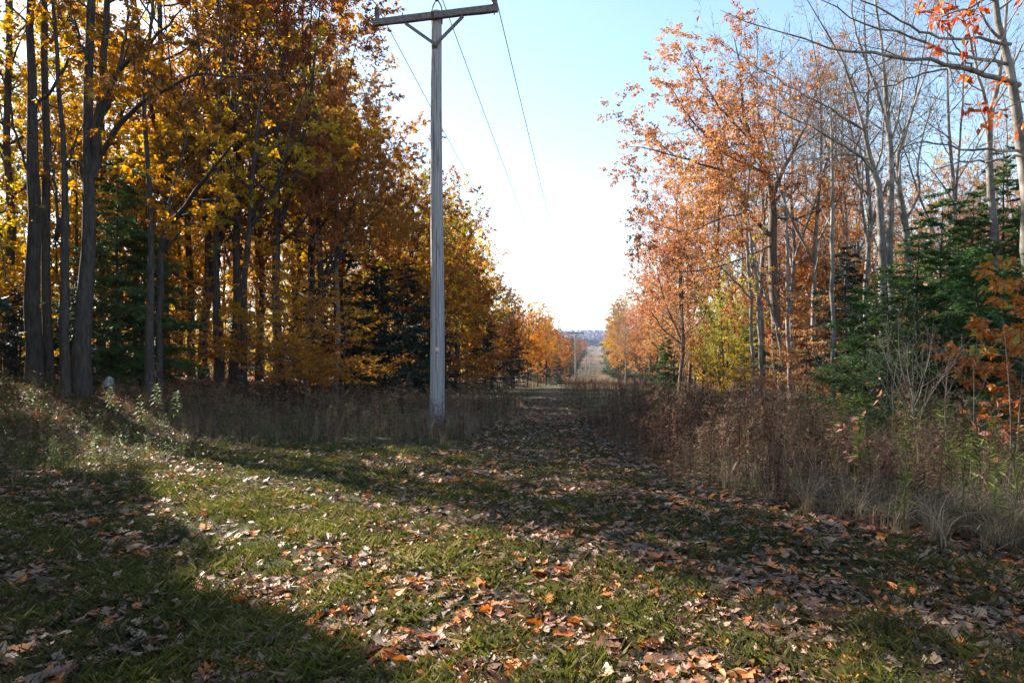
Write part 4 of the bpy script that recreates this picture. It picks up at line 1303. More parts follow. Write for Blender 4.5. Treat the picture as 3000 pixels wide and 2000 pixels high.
tree_at('beech', 0, 2330, 24, 940, None, 'orange', 'young orange beech behind the spreading oak trunk', group=G_R)
tree_at('airy', 0, 2350, 34, 380, None, 'orange', 'dense orange oak behind the spreading one', group=G_R)
tree_at('airy', 1, 2520, 36, 470, None, 'orange', 'dense orange oak behind the white stemmed sapling', group=G_R)
tree_at('airy', 0, 2180, 38, 430, None, 'orange', 'dense orange oak behind the yellow green maple', group=G_R)
tree_at('airy', 1, 2720, 34, 450, None, 'rust', 'russet oak low in the wood behind the tall green hemlock', group=G_R)
tree_at('airy', 0, 2860, 32, 430, None, 'orange', 'orange oak behind the hemlocks at the right edge', group=G_R)
tree_at('gold', 2, 2420, 30, 560, None, 'amber', 'amber maple deep behind the white stemmed sapling', group=G_R)
tree_at('bare', 0, 2390, 24, -60, None, 'orange', 'leafless grey maple between the spreading oak and the three pale trunks', group=G_R)
tree_at('bare', 1, 2790, 22, -150, None, 'orange', 'leafless grey maple rising behind the tall green hemlock', group=G_R)
tree_at('bare', 0, 2320, 28, 60, None, 'orange', 'leafless grey maple behind the spreading orange oak', group=G_R)
tree_at('bare', 1, 2480, 27, 80, None, 'orange', 'leafless grey maple behind the leftmost of the three pale trunks', group=G_R)
# near leaves on the right edge
NB = layered(71, 3.4, .028, 1.5, 12, .105, .05, 18, .3, 5, 6).finish('near_beech', 'bark_brown', 'twig', 'red')
NM = layered(72, 4.0, .03, 1.3, 7, .13, .09, 15, .45, 3.6, 4.5).finish('near_maple', 'bark_brown', 'twig', 'lime')
NT = layered(73, 2.6, .02, 1.3, 2, .06, .03, 12, .3, 3.2, 3.4, .0, .6).finish('near_shrub', 'bark_brown', 'twig_pale', 'gold')
x_, y_ = 7.2, 9.6
set_tree(NB, 'young_beech_tree', x_, y_, .92, .4, 'middle one of three red orange young beeches at the right edge before the hemlocks', 'tree', G_R, carve=True, rad=1.6)
set_tree(NB, 'young_beech_tree', 6.75, 9.0, .62, 3.0, 'smaller red orange beech leaning in at the right edge below the larger one', 'tree', G_R, carve=True, rad=1.6)
set_tree(NB, 'young_beech_tree', 8.4, 11.0, 1.0, 4.4, 'red orange beech standing a step behind the other two at the right edge', 'tree', G_R, carve=True, rad=1.6)
set_tree(NM, 'maple_tree', 8.1, 10.6, .88, 1.2, 'small maple with large yellow green leaves above the red orange beech', 'tree', G_R, carve=True, rad=1.6)
set_tree(NT, 'shrub', 5.95, 8.2, .82, 2.2, 'twiggy shrub with a few small yellow leaves at the right edge below the beech', 'shrub', None, carve=True, rad=1.2)
# an overhanging beech bough at top right: the tree itself stands just outside the view
hero('beech_tree', [[(3290, 1400, 7.0, 60), (3280, 800, 7.0, 54), (3270, 300, 7.0, 46), (3260, -200, 7.0, 36), (3255, -700, 7.0, 20), (3250, -1100, 7., 6)],
                    [(3265, 60, 7.0, 16), (3150, -40, 6.7, 13), (3000, -30, 6.4, 10), (2880, 5, 6.2, 7), (2800, 35, 6.1, 5), (2710, 75, 6.0, 2)],
                    [(3270, 400, 7, 14), (3180, 380, 6.8, 10), (3080, 330, 6.6, 7), (3000, 300, 6.4, 5), (2920, 320, 6.3, 2)]],
     211, 'bark_grey', 'twig', 'red', 'beech bough with bright orange leaves hanging in from the top right corner', t0=.95, per_m=6, l1=.6, per=4, L=.09, w=.042, l2=6, l3=7, droop=.5, t0s=[1.0, .5, .6], group=G_R)


# ------------------------------------------------------------------ the rest of both woods
def wood_labels():
    pass


LAND_L = [(60, 'the rough barked maple'), (150, 'the straight dark trunk'), (250, 'the forked oak'), (345, 'the pair of green hemlocks'), (440, 'the straight dark maple'), (520, 'the bending trunk'),
          (636, 'the upright golden maple'), (725, 'the V forked maple'), (830, 'the golden beech sprays'), (930, 'the half bare oak'), (1005, 'the tall black green hemlock'), (1110, 'the broad black hemlock'),
          (1200, 'the hemlock beside the pole'), (1280, 'the nearest pole'), (1340, 'the small orange beech'), (1425, 'the grey leafless maple'), (1505, 'the copper oak'), (1590, 'the far rust oaks'), (1687, 'the second pole')]
LAND_R = [(1740, 'the distant poles'), (1815, 'the clearing end'), (1875, 'the small far orange oak'), (1945, 'the rounded orange oak'), (2020, 'the overhanging orange oak'), (2100, 'the grey twiggy tree'), (2150, 'the yellow green maple'),
          (2208, 'the pale saplings'), (2270, 'the spreading oak'), (2350, 'the orange beech sprays'), (2440, 'the white stemmed sapling'), (2520, 'the orange oak screen'), (2590, 'the three pale trunks'), (2680, 'the curved pale trunk'),
          (2760, 'the tall green hemlock'), (2860, 'the low hemlock boughs'), (2950, 'the right edge hemlock')]
LOOK = {'airy': ['rust leaved oak', 'orange leaved oak', 'amber oak'], 'bushy': ['leafy amber maple', 'leafy rust oak', 'leafy green gold maple'], 'gold': ['golden leaved maple', 'amber leaved maple', 'green gold maple'], 'rust': ['rust leaved oak', 'orange leaved oak', 'amber oak'], 'bare': ['leafless grey tree'], 'hemlock': ['dark green hemlock'],
        'beech': ['young golden beech', 'young orange beech'], 'sapling': ['thin pale sapling', 'thin dark sapling', 'thin straight stem']}
FILL = []
_used = {}


def fill(kind, v, x, y, s, mat, look):
    px = 1500 + x / y * FPX if y > 1 else -500
    if px < -20 or y < 2:
        key = f"{look} standing in the wood just outside the left edge of the view" if x < 0 else f"{look} standing in the wood just outside the right edge of the view"
    elif px > 3020:
        key = f"{look} standing in the wood just outside the right edge of the view"
    else:
        land = min(LAND_L if px < 1700 else LAND_R, key=lambda q: abs(q[0] - px))
        dep = 'just behind' if y < 24 else 'behind' if y < 32 else 'well behind' if y < 45 else 'deep behind' if y < 80 else 'far behind' if y < 180 else 'in the distance by'
        side = ', left side' if px < land[0] - 22 else ', right side' if px > land[0] + 22 else ''
        size = 'slim ' if s < .8 else 'tall ' if s > 1.02 else ''
        key = f"{size}{look} {dep} {land[1]}{side}"
    FILL.append([key, kind, v, x, y, s, mat])


def too_close(x, y, md):
    for gx, gy, a, b, ang, p in GAPS[:3]:
        dx, dy = x - gx, y - gy
        if 1 < dx * S2[0] + dy * S2[1] < 45 and abs(-dx * S2[1] + dy * S2[0]) < b + .35:
            return True
    return any((x - a) ** 2 + (y - b) ** 2 < md * md for _, a, b, _ in TREES) or any((x - f[3]) ** 2 + (y - f[4]) ** 2 < md * md for f in FILL)


rnd = random.Random(5)
# left wood
tries = 0
nl = 0
while nl < 74 and tries < 4000:
    tries += 1
    y = 12 + 62 * rnd.random() ** 1.2
    w = -(8.6 + 34 * rnd.random() ** 1.4)
    x = float(axis_x(y)) + w
    px = 1500 + x / y * FPX
    if px < -250 or y < 17 and px > 0 or too_close(x, y, 1.5):
        continue
    q = rnd.random()
    dk = 1.0 if w > -15 else .72 if w > -22 else .58
    if q < .42:
        v = rnd.randrange(3); m = rnd.choice([('gold', 0), ('gold', 0), ('amber', 1), ('olive', 2)])
        fill('gold', v, x, y, dk * rnd.uniform(.72, 1.05), m[0], LOOK['gold'][m[1]])
    elif q < .56:
        fill('rust', rnd.randrange(2), x, y, dk * rnd.uniform(.75, 1.05), 'rust', LOOK['rust'][0])
    elif q < .68:
        fill('hemlock', rnd.randrange(3), x, y, rnd.uniform(.7, 1.1), 'hemlock_dark', LOOK['hemlock'][0])
    elif q < .84:
        v = rnd.randrange(3)
        fill('sapling', v, x, y, rnd.uniform(.7, 1.1), 'gold', LOOK['sapling'][1])
    else:
        v = rnd.randrange(3); m = rnd.choice([('amber', 1), ('gold', 0)])
        fill('beech', v, x, y, rnd.uniform(.8, 1.2), m[0], LOOK['beech'][m[1]])
    nl += 1
# trees just outside the frame on the left: they shade the foreground
n2 = 0
while n2 < 22:
    x = rnd.uniform(-34, -9.5); y = rnd.uniform(1, 24)
    px = 1500 + x / y * FPX
    if px > -40 or too_close(x, y, 2.3):
        continue
    m = rnd.choice([('gold', 0), ('amber', 1), ('olive', 2)])
    if rnd.random() < .25:
        fill('hemlock', rnd.randrange(2), x, y, rnd.uniform(.9, 1.2), 'hemlock_dark', LOOK['hemlock'][0])
    else:
        fill('gold', rnd.randrange(3), x, y, rnd.uniform(.85, 1.1), m[0], LOOK['gold'][m[1]])
    n2 += 1
# right wood
nr_, tries = 0, 0
while nr_ < 80 and tries < 4000:
    tries += 1
    y = 14 + 60 * rnd.random() ** 1.2
    x = float(axis_x(y)) + 11.5 + 30 * rnd.random() ** 1.3 + 2.0 * (y > 30)
    px = 1500 + x / y * FPX
    if px > 3250 or y < 19 and px < 3000 or too_close(x, y, 1.5):
        continue
    q = rnd.random()
    if q < .34:
        m = rnd.choice([('orange', 1), ('orange', 1), ('amber', 2)])
        fill('airy', rnd.randrange(2), x, y, rnd.uniform(.5, .8), m[0], LOOK['airy'][m[1]])
    elif q < .5:
        fill('bare', rnd.randrange(2), x, y, rnd.uniform(.75, 1.05), 'orange', LOOK['bare'][0])
    elif q < .58:
        fill('hemlock', rnd.randrange(3), x, y, rnd.uniform(.7, 1.1), 'hemlock', LOOK['hemlock'][0])
    elif q < .86:
        fill('sapling', rnd.randrange(2), x, y, rnd.uniform(.7, 1.1), 'orange', LOOK['sapling'][0])
    else:
        fill('beech', rnd.randrange(3), x, y, rnd.uniform(.8, 1.2), 'orange', LOOK['beech'][1])
    nr_ += 1
# both edges farther down the clearing
for sgn in (-1, 1):
    y = 84.
    while y < 640:
        ax = float(axis_x(y))
        for row in range(2):
            yy = y + rnd.uniform(-3, 3)
            off = (5.2 if sgn < 0 else 7.0) + row * rnd.uniform(4, 7) + rnd.uniform(0, 1.2) + (1.2 if y > 130 else 0) + .004 * (y - 84)
            x = float(axis_x(yy)) + sgn * off
            q = rnd.random()
            if sgn < 0 and y < 112:
                continue
            if too_close(x, yy, 1.5):
                continue
            if q < (.38 if sgn < 0 else .5):
                m = rnd.choice([('rust', 0), ('rust', 0), ('orange', 1)] if sgn < 0 else [('rust', 0), ('orange', 1), ('amber', 2)])
                fill('rust', rnd.randrange(2), x, yy, rnd.uniform(.55, .8) if y < 115 else rnd.uniform(.7, .95), m[0], LOOK['rust'][m[1]])
            elif q < .8:
                fill('hemlock', rnd.randrange(2), x, yy, rnd.uniform(.9, 1.4), 'pine', 'green pine')
            else:
                fill('bare', rnd.randrange(2), x, yy, rnd.uniform(.5, .75), 'rust', LOOK['bare'][0])
        y += 5 + .014 * y
cnt = {}
for f in FILL:
    cnt[f[0]] = cnt.get(f[0], 0) + 1
ORD = ['nearest', 'second nearest', 'third nearest', 'fourth nearest', 'fifth nearest', 'sixth nearest', 'seventh nearest', 'eighth nearest', 'ninth nearest', 'tenth nearest']
seen = {}
for f in sorted(FILL, key=lambda f: f[4]):
    key, kind, v, x, y, s, mat = f
    lab = key
    outside = 'just outside' in key
    if cnt[key] > 1 and not outside:
        k = seen.get(key, 0); seen[key] = k + 1
        lab = f"{ORD[k]} {key}" if k < 10 else key
    grp = (G_L if x < axis_x(y) else G_R)
    if outside:
        grp = 'trees outside the left edge of the view' if x < 0 else 'trees outside the right edge of the view'
    elif y > 120:
        grp = 'trees along the far clearing'
    set_tree(PROTO[kind][v], NAME[kind] if 'pine' not in key else 'pine_tree', x, y, s, None, lab, 'tree', grp, mat, y < 60, RADIUS[kind])


# distant wooded slopes: one mass of crowns
def distant():
    rng = np.random.default_rng(9)
    N = 5200
    y = 620 + 2300 * rng.random(N) ** 1.3
    lat = rng.uniform(-.13, .27, N)
    x = lat * y + rng.normal(0, 4, N)
    w = np.abs(x - axis_x(y))
    ok = (w > 9 + .006 * y) | (y > 1150)
    x, y = x[ok], y[ok]
    N = len(x)
    z = gz(x, y)
    per = 26
    idx = np.repeat(np.arange(N), per)
    rad = rng.uniform(3.0, 5.5, N)
    hh = rng.uniform(8, 13, N)
    th = rng.random(len(idx)) * 6.28
    ph = np.arccos(1 - 1.6 * rng.random(len(idx)))
    c = np.stack([x, y, z + hh - rad * .8], -1)[idx] + rad[idx][:, None] * np.stack([np.sin(ph) * np.cos(th), np.sin(ph) * np.sin(th), np.cos(ph) * 1.1], -1) * rng.uniform(.75, 1.05, len(idx))[:, None]
    d = unit(rng.normal(0, 1, (len(idx), 3)))
    nr = unit(rng.normal(0, 1, (len(idx), 3)))
    Q = leaf_quads(c, d, nr, rng.uniform(1.4, 2.6, len(idx)), rng.uniform(1.0, 1.8, len(idx)), .2)
    tn = np.clip(rng.random(N)[idx] + rng.normal(0, .06, len(idx)), 0, 1)
    g = Geo(); g.quads(Q, tn)
    M['distant'] = leaf_mat('distant_crowns', [(0, (.025, .045, .025)), (.5, (.04, .06, .03)), (.6, (.10, .055, .03)), (.78, (.15, .075, .035)), (.88, (.09, .075, .065)), (1, (.12, .10, .09))], .3, .7, .1)
    tag(link('distant_woodland', g.mesh('distant_woodland', [M['distant']])), 'far off autumn woodland covering the hill beyond the clearing', 'woodland', kind='stuff')


distant()


def hinterland():
    """the depth of the wood behind the trees one can tell apart"""
    rng = np.random.default_rng(19)
    N = 2600
    y = -30 + 620 * rng.random(N) ** 1.6
    sg = np.where(rng.random(N) < .5, -1, 1)
    w = sg * (np.where(y < 75, 42, 20 + .02 * y) + 75 * rng.random(N) ** 1.3)
    x = axis_x(y) + w
    per = 120
    idx = np.repeat(np.arange(N), per)
    k = len(idx)
    hh = rng.uniform(6.5, 11, N)[idx]
    u = rng.random(k)
    rad = rng.uniform(1.8, 3.4, N)[idx] * np.sin(np.pi * np.clip(.12 + .84 * u, 0, 1)) ** .6
    th = rng.random(k) * 6.28
    rr = rad * np.sqrt(rng.random(k))
    c = np.stack([x[idx] + rr * np.cos(th), y[idx] + rr * np.sin(th), gz(x, y)[idx] + .2 + u * hh], -1)
    Q = leaf_quads(c, unit(rng.normal(0, 1, (k, 3))), unit(rng.normal(0, 1, (k, 3))), rng.uniform(.3, .75, k), rng.uniform(.2, .45, k), .2)
    tn = np.clip(rng.random(N)[idx] + rng.normal(0, .1, k), 0, 1)
    g = Geo(); g.quads(Q, tn, 0)
    M['hinter'] = leaf_mat('inner_wood_foliage', [(0, (.03, .05, .022)), (.2, (.05, .07, .025)), (.3, (.25, .12, .03)), (.7, (.42, .2, .04)), (1, (.5, .3, .05))], .55, .7, .1)
    g.mi = [0] * len(g.mi)
    x2 = np.repeat(x, 2) + rng.normal(0, 1.5, 2 * N); y2 = np.repeat(y, 2) + rng.normal(0, 1.5, 2 * N)
    z2 = gz(x2, y2)
    Pt = np.stack([np.stack([x2 + rng.normal(0, .15, 2 * N) * q, y2, z2 - .2 + q * 10.], -1) for q in (0, .5, 1.)], 1)
    Rt = rng.uniform(.04, .14, 2 * N)[:, None] * np.array([1., .75, .3])[None]
    g.tubes(Pt, Rt, 5, .5, 1)
    tag(link('inner_woodland', g.mesh('inner_woodland', [M['hinter'], M['bark_brown']])), 'depth of the autumn wood behind the nearer trees on both sides', 'woodland', kind='stuff')


hinterland()

# ------------------------------------------------------------------ undergrowth
def brush_zone(x, y):
    """0 mown, else height class: (left, right) masks"""
    w = x - axis_x(y)
    pc, phw = path_c(y), path_h(y)
    fl = np.interp(x, [-30, -9, -7.1, -5, -2.9, -1.2, 0.4], [16, 15.5, 14.2, 13.0, 12.0, 11.8, 13.5])
    left = (y > fl) & (x < pc - phw * (1.0)) & (w > -7.3 - .4 * np.sin(y * .7))
    fr = np.interp(x, [.9, 1.2, 2.8, 3.9, 6, 12], [9.4, 8.3, 6.2, 5.2, 3.5, 1.5])
    right = (y > fr + .25 * np.sin(x * 5)) & (x > pc + phw * .95)
    return left, right


STOPS_BRUSH = [(0, (.055, .032, .02)), (.35, (.14, .08, .05)), (.6, (.23, .145, .09)), (.8, (.36, .26, .17)), (.92, (.18, .16, .04)), (1, (.10, .13, .03))]
M['brush'] = leaf_mat('dead_goldenrod', STOPS_BRUSH, .3, .8, .1)
M['drygrass'] = leaf_mat('dry_grass', [(0, (.075, .052, .034)), (.4, (.19, .135, .082)), (.75, (.34, .25, .155)), (.9, (.42, .32, .21)), (1, (.12, .13, .04))], .3, .6, .25)
M['greenweed'] = leaf_mat('green_weed', [(0, (.04, .055, .015)), (.5, (.09, .14, .025)), (1, (.2, .2, .04))], .4, .5, .3)
M['lawn'] = leaf_mat('lawn_blades', [(0, (.075, .058, .032)), (.3, (.062, .058, .022)), (.6, (.085, .09, .02)), (.85, (.13, .125, .025)), (1, (.22, .17, .085))], .4, .5, .3)


def ribbon(pts, wid, side):
    """pts (n,3), wid (n), side unit vector: quads of a flat blade"""
    a = pts + side * wid[:, None] * .5
    b = pts - side * wid[:, None] * .5
    return np.stack([a[:-1], b[:-1], b[1:], a[1:]], 1)


def proto_goldenrod(rng, H):
    """a dead stalk: stem, hanging shrivelled leaves, feathery head"""
    Q, tn = [], []
    n = 6
    bend = rng.normal(0, .10, 2)
    z = np.linspace(0, H, n)
    st = np.stack([bend[0] * (z / H) ** 2 * H + .01 * rng.normal(size=n), bend[1] * (z / H) ** 2 * H + .01 * rng.normal(size=n), z], -1)
    V, F = tube_arrays(st[None], np.linspace(.0062, .0028, n)[None], 3)
    Q.append(V[F]); tn.append(np.full(len(F), .32))
    k = int(rng.integers(18, 28))
    t = rng.uniform(.12, .9, k)
    base = np.stack([np.interp(t, z / H, st[:, i]) for i in range(3)], -1)
    az = rng.random(k) * 6.28
    d = unit(np.stack([np.cos(az), np.sin(az), rng.uniform(-1.3, .5, k)], -1))
    Q.append(leaf_quads(base, d, unit(rng.normal(0, 1, (k, 3))), rng.uniform(.06, .13, k), rng.uniform(.014, .032, k), .4))
    tn.append(np.clip(rng.normal(.4, .18, k), 0, .8))
    m = int(rng.integers(5, 9))
    for i in range(m):
        t0 = rng.uniform(.74, 1.)
        b = np.array([np.interp(t0, z / H, st[:, q]) for q in range(3)])
        a = rng.random() * 6.28
        ll = rng.uniform(.08, .2)
        cs = np.linspace(0, 1, 4)
        pl = b + np.stack([np.cos(a) * ll * cs * .8, np.sin(a) * ll * cs * .8, ll * (cs * .9 - .7 * cs ** 2)], -1)
        Q.append(ribbon(pl, np.array([.003, .003, .002, .001]), np.array([-math.sin(a), math.cos(a), 0]))); tn.append(np.full(3, .45))
        kk = 9
        tt = rng.uniform(.2, 1, kk)
        bb = np.stack([np.interp(tt, cs, pl[:, q]) for q in range(3)], -1) + rng.normal(0, .006, (kk, 3))
        Q.append(leaf_quads(bb, unit(rng.normal(0, 1, (kk, 3)) + np.array([0, 0, .8])), unit(rng.normal(0, 1, (kk, 3))), rng.uniform(.016, .034, kk), rng.uniform(.009, .018, kk), .2))
        tn.append(np.clip(rng.normal(.66, .12, kk), 0, .84))
    return np.concatenate(Q), np.concatenate(tn)


def proto_tuft(rng, H, blades=16, arch=.6, wid=.0085, mean=.55):
    Q, tn = [], []
    for i in range(blades):
        a = rng.random() * 6.28
        h = H * rng.uniform(.55, 1.1)
        ar = arch * rng.uniform(.3, 1.3) * h
        s = np.linspace(0, 1, 6)
        o = rng.normal(0, .03, 2)
        pl = np.stack([o[0] + math.cos(a) * ar * s ** 2.2, o[1] + math.sin(a) * ar * s ** 2.2, h * (s - .42 * (ar / h) * s ** 2.6)], -1)
        Q.append(ribbon(pl, wid * (1 - .85 * s), np.array([-math.sin(a), math.cos(a), 0])))
        tn.append(np.full(5, np.clip(rng.normal(mean, .22), 0, .95)))
    return np.concatenate(Q), np.concatenate(tn)


def proto_twigweed(rng, H):
    """thin wiry branching weed"""
    n = 6
    z = np.linspace(0, H, n)
    st = np.stack([rng.normal(0, .02, n).cumsum(), rng.normal(0, .02, n).cumsum(), z], -1)
    P1, R1 = grow(st[None], np.linspace(.004, .0014, n)[None], rng, n=9, t0=.25, ang=38, ang_sd=9, ratio=.42, rr=.6, rmin=.0012, up=.06, wob=.1, pts=4)
    P2, R2 = grow(P1, R1, rng, n=4, t0=.2, ang=38, ang_sd=9, ratio=.42, rr=.7, rmin=.001, up=.05, wob=.1, pts=3)
    Q, tn = [], []
    for Pl, R in ((st[None], np.linspace(.004, .0014, n)[None]), (P1, R1), (P2, R2)):
        V, F = tube_arrays(Pl, R, 3)
        Q.append(V[F]); tn.append(np.full(len(F), .42))
    T_ = P2
    q, pos = leaves_on(T_, rng, 3, .016, .009, .0, .2)
    Q.append(q); tn.append(np.clip(rng.normal(.6, .15, len(q)), 0, .85))
    return np.concatenate(Q), np.concatenate(tn)


def proto_greenweed(rng, H):
    n = 5
    z = np.linspace(0, H, n)
    st = np.stack([rng.normal(0, .012, n).cumsum(), rng.normal(0, .012, n).cumsum(), z], -1)
    V, F = tube_arrays(st[None], np.linspace(.004, .0015, n)[None], 3)
    Q, tn = [V[F]], [np.full(len(F), .2)]
    k = 34
    t = rng.uniform(.2, 1., k)
    base = np.stack([np.interp(t, z / H, st[:, i]) for i in range(3)], -1)
    az = np.arange(k) * 2.4
    d = unit(np.stack([np.cos(az), np.sin(az), rng.uniform(-.3, .7, k)], -1))
    Q.append(leaf_quads(base, d, unit(np.stack([0 * az, 0 * az, 1 + 0 * az], -1) + rng.normal(0, .3, (k, 3))), rng.uniform(.05, .10, k) * (1.1 - .4 * t), rng.uniform(.010, .018, k), .2))
    tn.append(np.clip(.55 + rng.normal(0, .2, k), 0, 1))
    return np.concatenate(Q), np.concatenate(tn)


def scatter(protos, xs, ys, s, rng, toneoff=None, zoff=0.):
    """replicate plant prototypes: returns all quads and tones"""
    Qs, Ts = [], []
    which = rng.integers(0, len(protos), len(xs))
    zs = gz(xs, ys) + zoff
    rz = rng.random(len(xs)) * 6.28
    for i, (Q, tn) in enumerate(protos):
        m = which == i
        if not m.any():
            continue
        ca, sa = np.cos(rz[m])[:, None, None], np.sin(rz[m])[:, None, None]
        sc = s[m][:, None, None]
        X = Q[None, :, :, 0]; Y = Q[None, :, :, 1]; Z = Q[None, :, :, 2]
        out = np.stack([(X * ca - Y * sa) * sc + xs[m][:, None, None], (X * sa + Y * ca) * sc + ys[m][:, None, None], Z * sc + zs[m][:, None, None]], -1)
        Qs.append(out.reshape(-1, 4, 3))
        t_ = np.repeat(tn[None], m.sum(), 0)
        if toneoff is not None:
            t_ = t_ + toneoff[m][:, None]
        Ts.append(np.clip(t_, 0, 1).ravel())
    return np.concatenate(Qs), np.concatenate(Ts)


def patchy(x, y, f=.9, ph=0.):
    return .5 + .25 * np.sin(f * x + 1.3 * f * y + ph) + .25 * np.sin(1.7 * f * x - 1.1 * f * y + 2 * ph + 1)


def undergrowth():
    rng = np.random.default_rng(17)
    gold = [proto_goldenrod(rng, h) for h in (1.0, 1.1, 1.2, 1.3, 1.05, .95, 1.15, .9)]
    twigw = [proto_twigweed(rng, h) for h in (.9, 1.0, .8, 1.1)]
    tuft = [proto_tuft(rng, h, 11, a) for h, a in ((.7, .5), (.8, .6), (.6, .8), (.75, .4), (.65, .7))]
    curl = [proto_tuft(rng, h, 20, a, .009, .70) for h, a in ((.55, 1.1), (.5, 1.3), (.6, 1.0))]
    green = [proto_greenweed(rng, h) for h in (.45, .55, .38, .6)]

    def cand(n, x0, x1, y0, y1):
        return rng.uniform(x0, x1, n), rng.uniform(y0, y1, n)
    g = Geo()
    # right thicket, near
    x, y = cand(9000, .8, 9.5, 3.5, 17)
    _, r = brush_zone(x, y)
    dens = np.where(x - .2 * (y - 8) < 4.4, .8, .3) * (.15 + 1.1 * patchy(x, y, 2.6, 1.1)) * (.25 + .75 * sstep(0, .8, y - np.interp(x, [.9, 1.2, 2.8, 3.9, 6, 12], [9.4, 8.3, 6.2, 5.2, 3.5, 1.5])))
    m = r & (rng.random(len(x)) < dens * .85) & (x / np.maximum(y, .1) < .95)
    x, y = x[m], y[m]
    hs = np.interp(x, [1, 2.6, 4.5, 7], [.66, .86, .72, .66]) * rng.uniform(.45, 1.12, len(x))
    fr = np.interp(x, [.9, 1.2, 2.8, 3.9, 6, 12], [9.4, 8.3, 6.2, 5.2, 3.5, 1.5])
    hs *= (.4 + .6 * sstep(0, 1.8, np.minimum(y - fr, 1.3 * (x - path_c(y) - path_h(y)) + .2))) * (.62 + .7 * patchy(x, y, 1.6, .4)) * np.where(rng.random(len(x)) < .08, 1.35, 1)
    Q, t = scatter(gold, x, y, hs, rng, (patchy(x, y, 1.1) - .5) * .35 + rng.normal(0, .12, len(x)) + rng.choice([0, .28, -.22], len(x), p=[.72, .14, .14]))
    g.quads(Q, t)
    k = rng.random(len(x)) < .28
    Q, t = scatter(twigw, x[k] + .1, y[k] + .05, hs[k] * 1.05, rng, rng.normal(0, .1, k.sum()))
    g.quads(Q, t)
    # farther along the right and left of the track
    x, y = cand(9000, -8, 22, 12, 110)
    l, r = brush_zone(x, y)
    w = x - axis_x(y)
    m = (r & (y > 16) & (w < 11)) & (rng.random(len(x)) < .75)
    Q, t = scatter(gold, x[m], y[m], rng.uniform(.4, .85, m.sum()) * (.55 + .8 * patchy(x[m], y[m], 1.1, .8)), rng, (patchy(x[m], y[m], .6) - .5) * .4 + rng.normal(0, .12, m.sum()))
    g.quads(Q, t)
    x, y = np.concatenate([x, rng.uniform(-8, 1, 2600)]), np.concatenate([y, rng.uniform(12, 24, 2600)])
    l, r = brush_zone(x, y)
    m = (l & (y > 12)) & (rng.random(len(x)) < .15 + .85 * patchy(x, y, .9, 2.4))
    Q, t = scatter(gold, x[m], y[m], rng.uniform(.35, .8, m.sum()) * (.5 + .8 * patchy(x[m], y[m], 1.3, .3)), rng, (patchy(x[m], y[m], .6) - .5) * .4 + rng.normal(0, .12, m.sum()))
    g.quads(Q, t)
    # left front corner weeds
    x, y = cand(1500, -11, -3.6, 7.5, 16)
    m = (x < -4.2 - .25 * (12 - y)) & (rng.random(len(x)) < .35 + .3 * (patchy(x, y, 1.3) > .55))
    Q, t = scatter(twigw, x[m], y[m], rng.uniform(.25, .5, m.sum()), rng, rng.normal(.05, .14, m.sum()))
    g.quads(Q, t)
    tag(link('brush', g.mesh('brush', [M['brush']])), 'thicket of dead brown goldenrod stalks and weeds along both sides of the track', 'brush', kind='stuff')

    g = Geo()
    # pale dry grass: left belt round the pole, right front edge, far meadow
    x, y = cand(7000, -9, 1.6, 11, 30)
    l, _ = brush_zone(x, y)
    w = x - axis_x(y)
    m = l & (rng.random(len(x)) < np.where(y < 20, .7, .45) * (.1 + 1.1 * patchy(x, y, 1.5, 1.9)))
    Q, t = scatter(tuft, x[m], y[m], rng.uniform(.35, 1.05, m.sum()) * np.interp(x[m], [-8, -4, 0], [.6, .85, .8]) * (.6 + .7 * patchy(x[m], y[m], 1.2, .7)), rng, (patchy(x[m], y[m], .8, 2) - .5) * .4 + rng.normal(0, .1, m.sum()))
    g.quads(Q, t)
    x, y = p1[0] + rng.normal(0, .5, 130), p1[1] - .15 + rng.normal(0, .45, 130)
    Q, t = scatter(tuft, x, y, rng.uniform(.5, 1.0, 130), rng, rng.normal(-.05, .14, 130))
    g.quads(Q, t)
    x, y = cand(1700, 2.5, 9, 3.6, 9)
    _, r = brush_zone(x, y)
    fr = np.interp(x, [.9, 1.2, 2.8, 3.9, 6, 12], [9.4, 8.3, 6.2, 5.2, 3.5, 1.5])
    m = r & (y - fr < 1.9) & (rng.random(len(x)) < np.interp(x, [2.5, 3.4, 4.2], [.2, .6, .95]))
    Q, t = scatter(curl, x[m], y[m], rng.uniform(.65, 1.1, m.sum()), rng, rng.normal(.02, .08, m.sum()))
    g.quads(Q, t)
    x, y = cand(5200, 2, 10, 5, 18)
    _, r = brush_zone(x, y)
    m = r & (rng.random(len(x)) < np.interp(x - .2 * (y - 8), [2.0, 4.5], [.08, .5]))
    Q, t = scatter(tuft, x[m], y[m], rng.uniform(.45, 1.05, m.sum()) * (.6 + .7 * patchy(x[m], y[m], 1.4, 2.2)), rng, rng.normal(.06, .14, m.sum()))
    g.quads(Q, t)
    # sunlit meadow far down the line
    big = [proto_tuft(rng, 1.1, 12, .5, .05, .72) for _ in range(4)]
    y = 115 + 230 * rng.random(5200); x = axis_x(y) + rng.uniform(-9, 9, len(y))
    Q, t = scatter(big, x, y, rng.uniform(.6, 1.2, len(y)), rng, (patchy(x, y, .25) - .5) * .4)
    g.quads(Q, t)
    x, y = cand(2500, -10, -3.4, 7, 16)
    m = (x < -4.0 - .25 * (12 - y)) & (rng.random(len(x)) < .3)
    Q, t = scatter(tuft, x[m], y[m], rng.uniform(.2, .5, m.sum()), rng, rng.normal(0, .12, m.sum()))
    g.quads(Q, t)
    tag(link('dry_grass', g.mesh('dry_grass', [M['drygrass']])), 'pale dry grass standing round the pole, along the brush and over the far meadow', 'grass', kind='stuff')

    g = Geo()
    x, y = cand(2600, -12, -3.6, 7.5, 17)
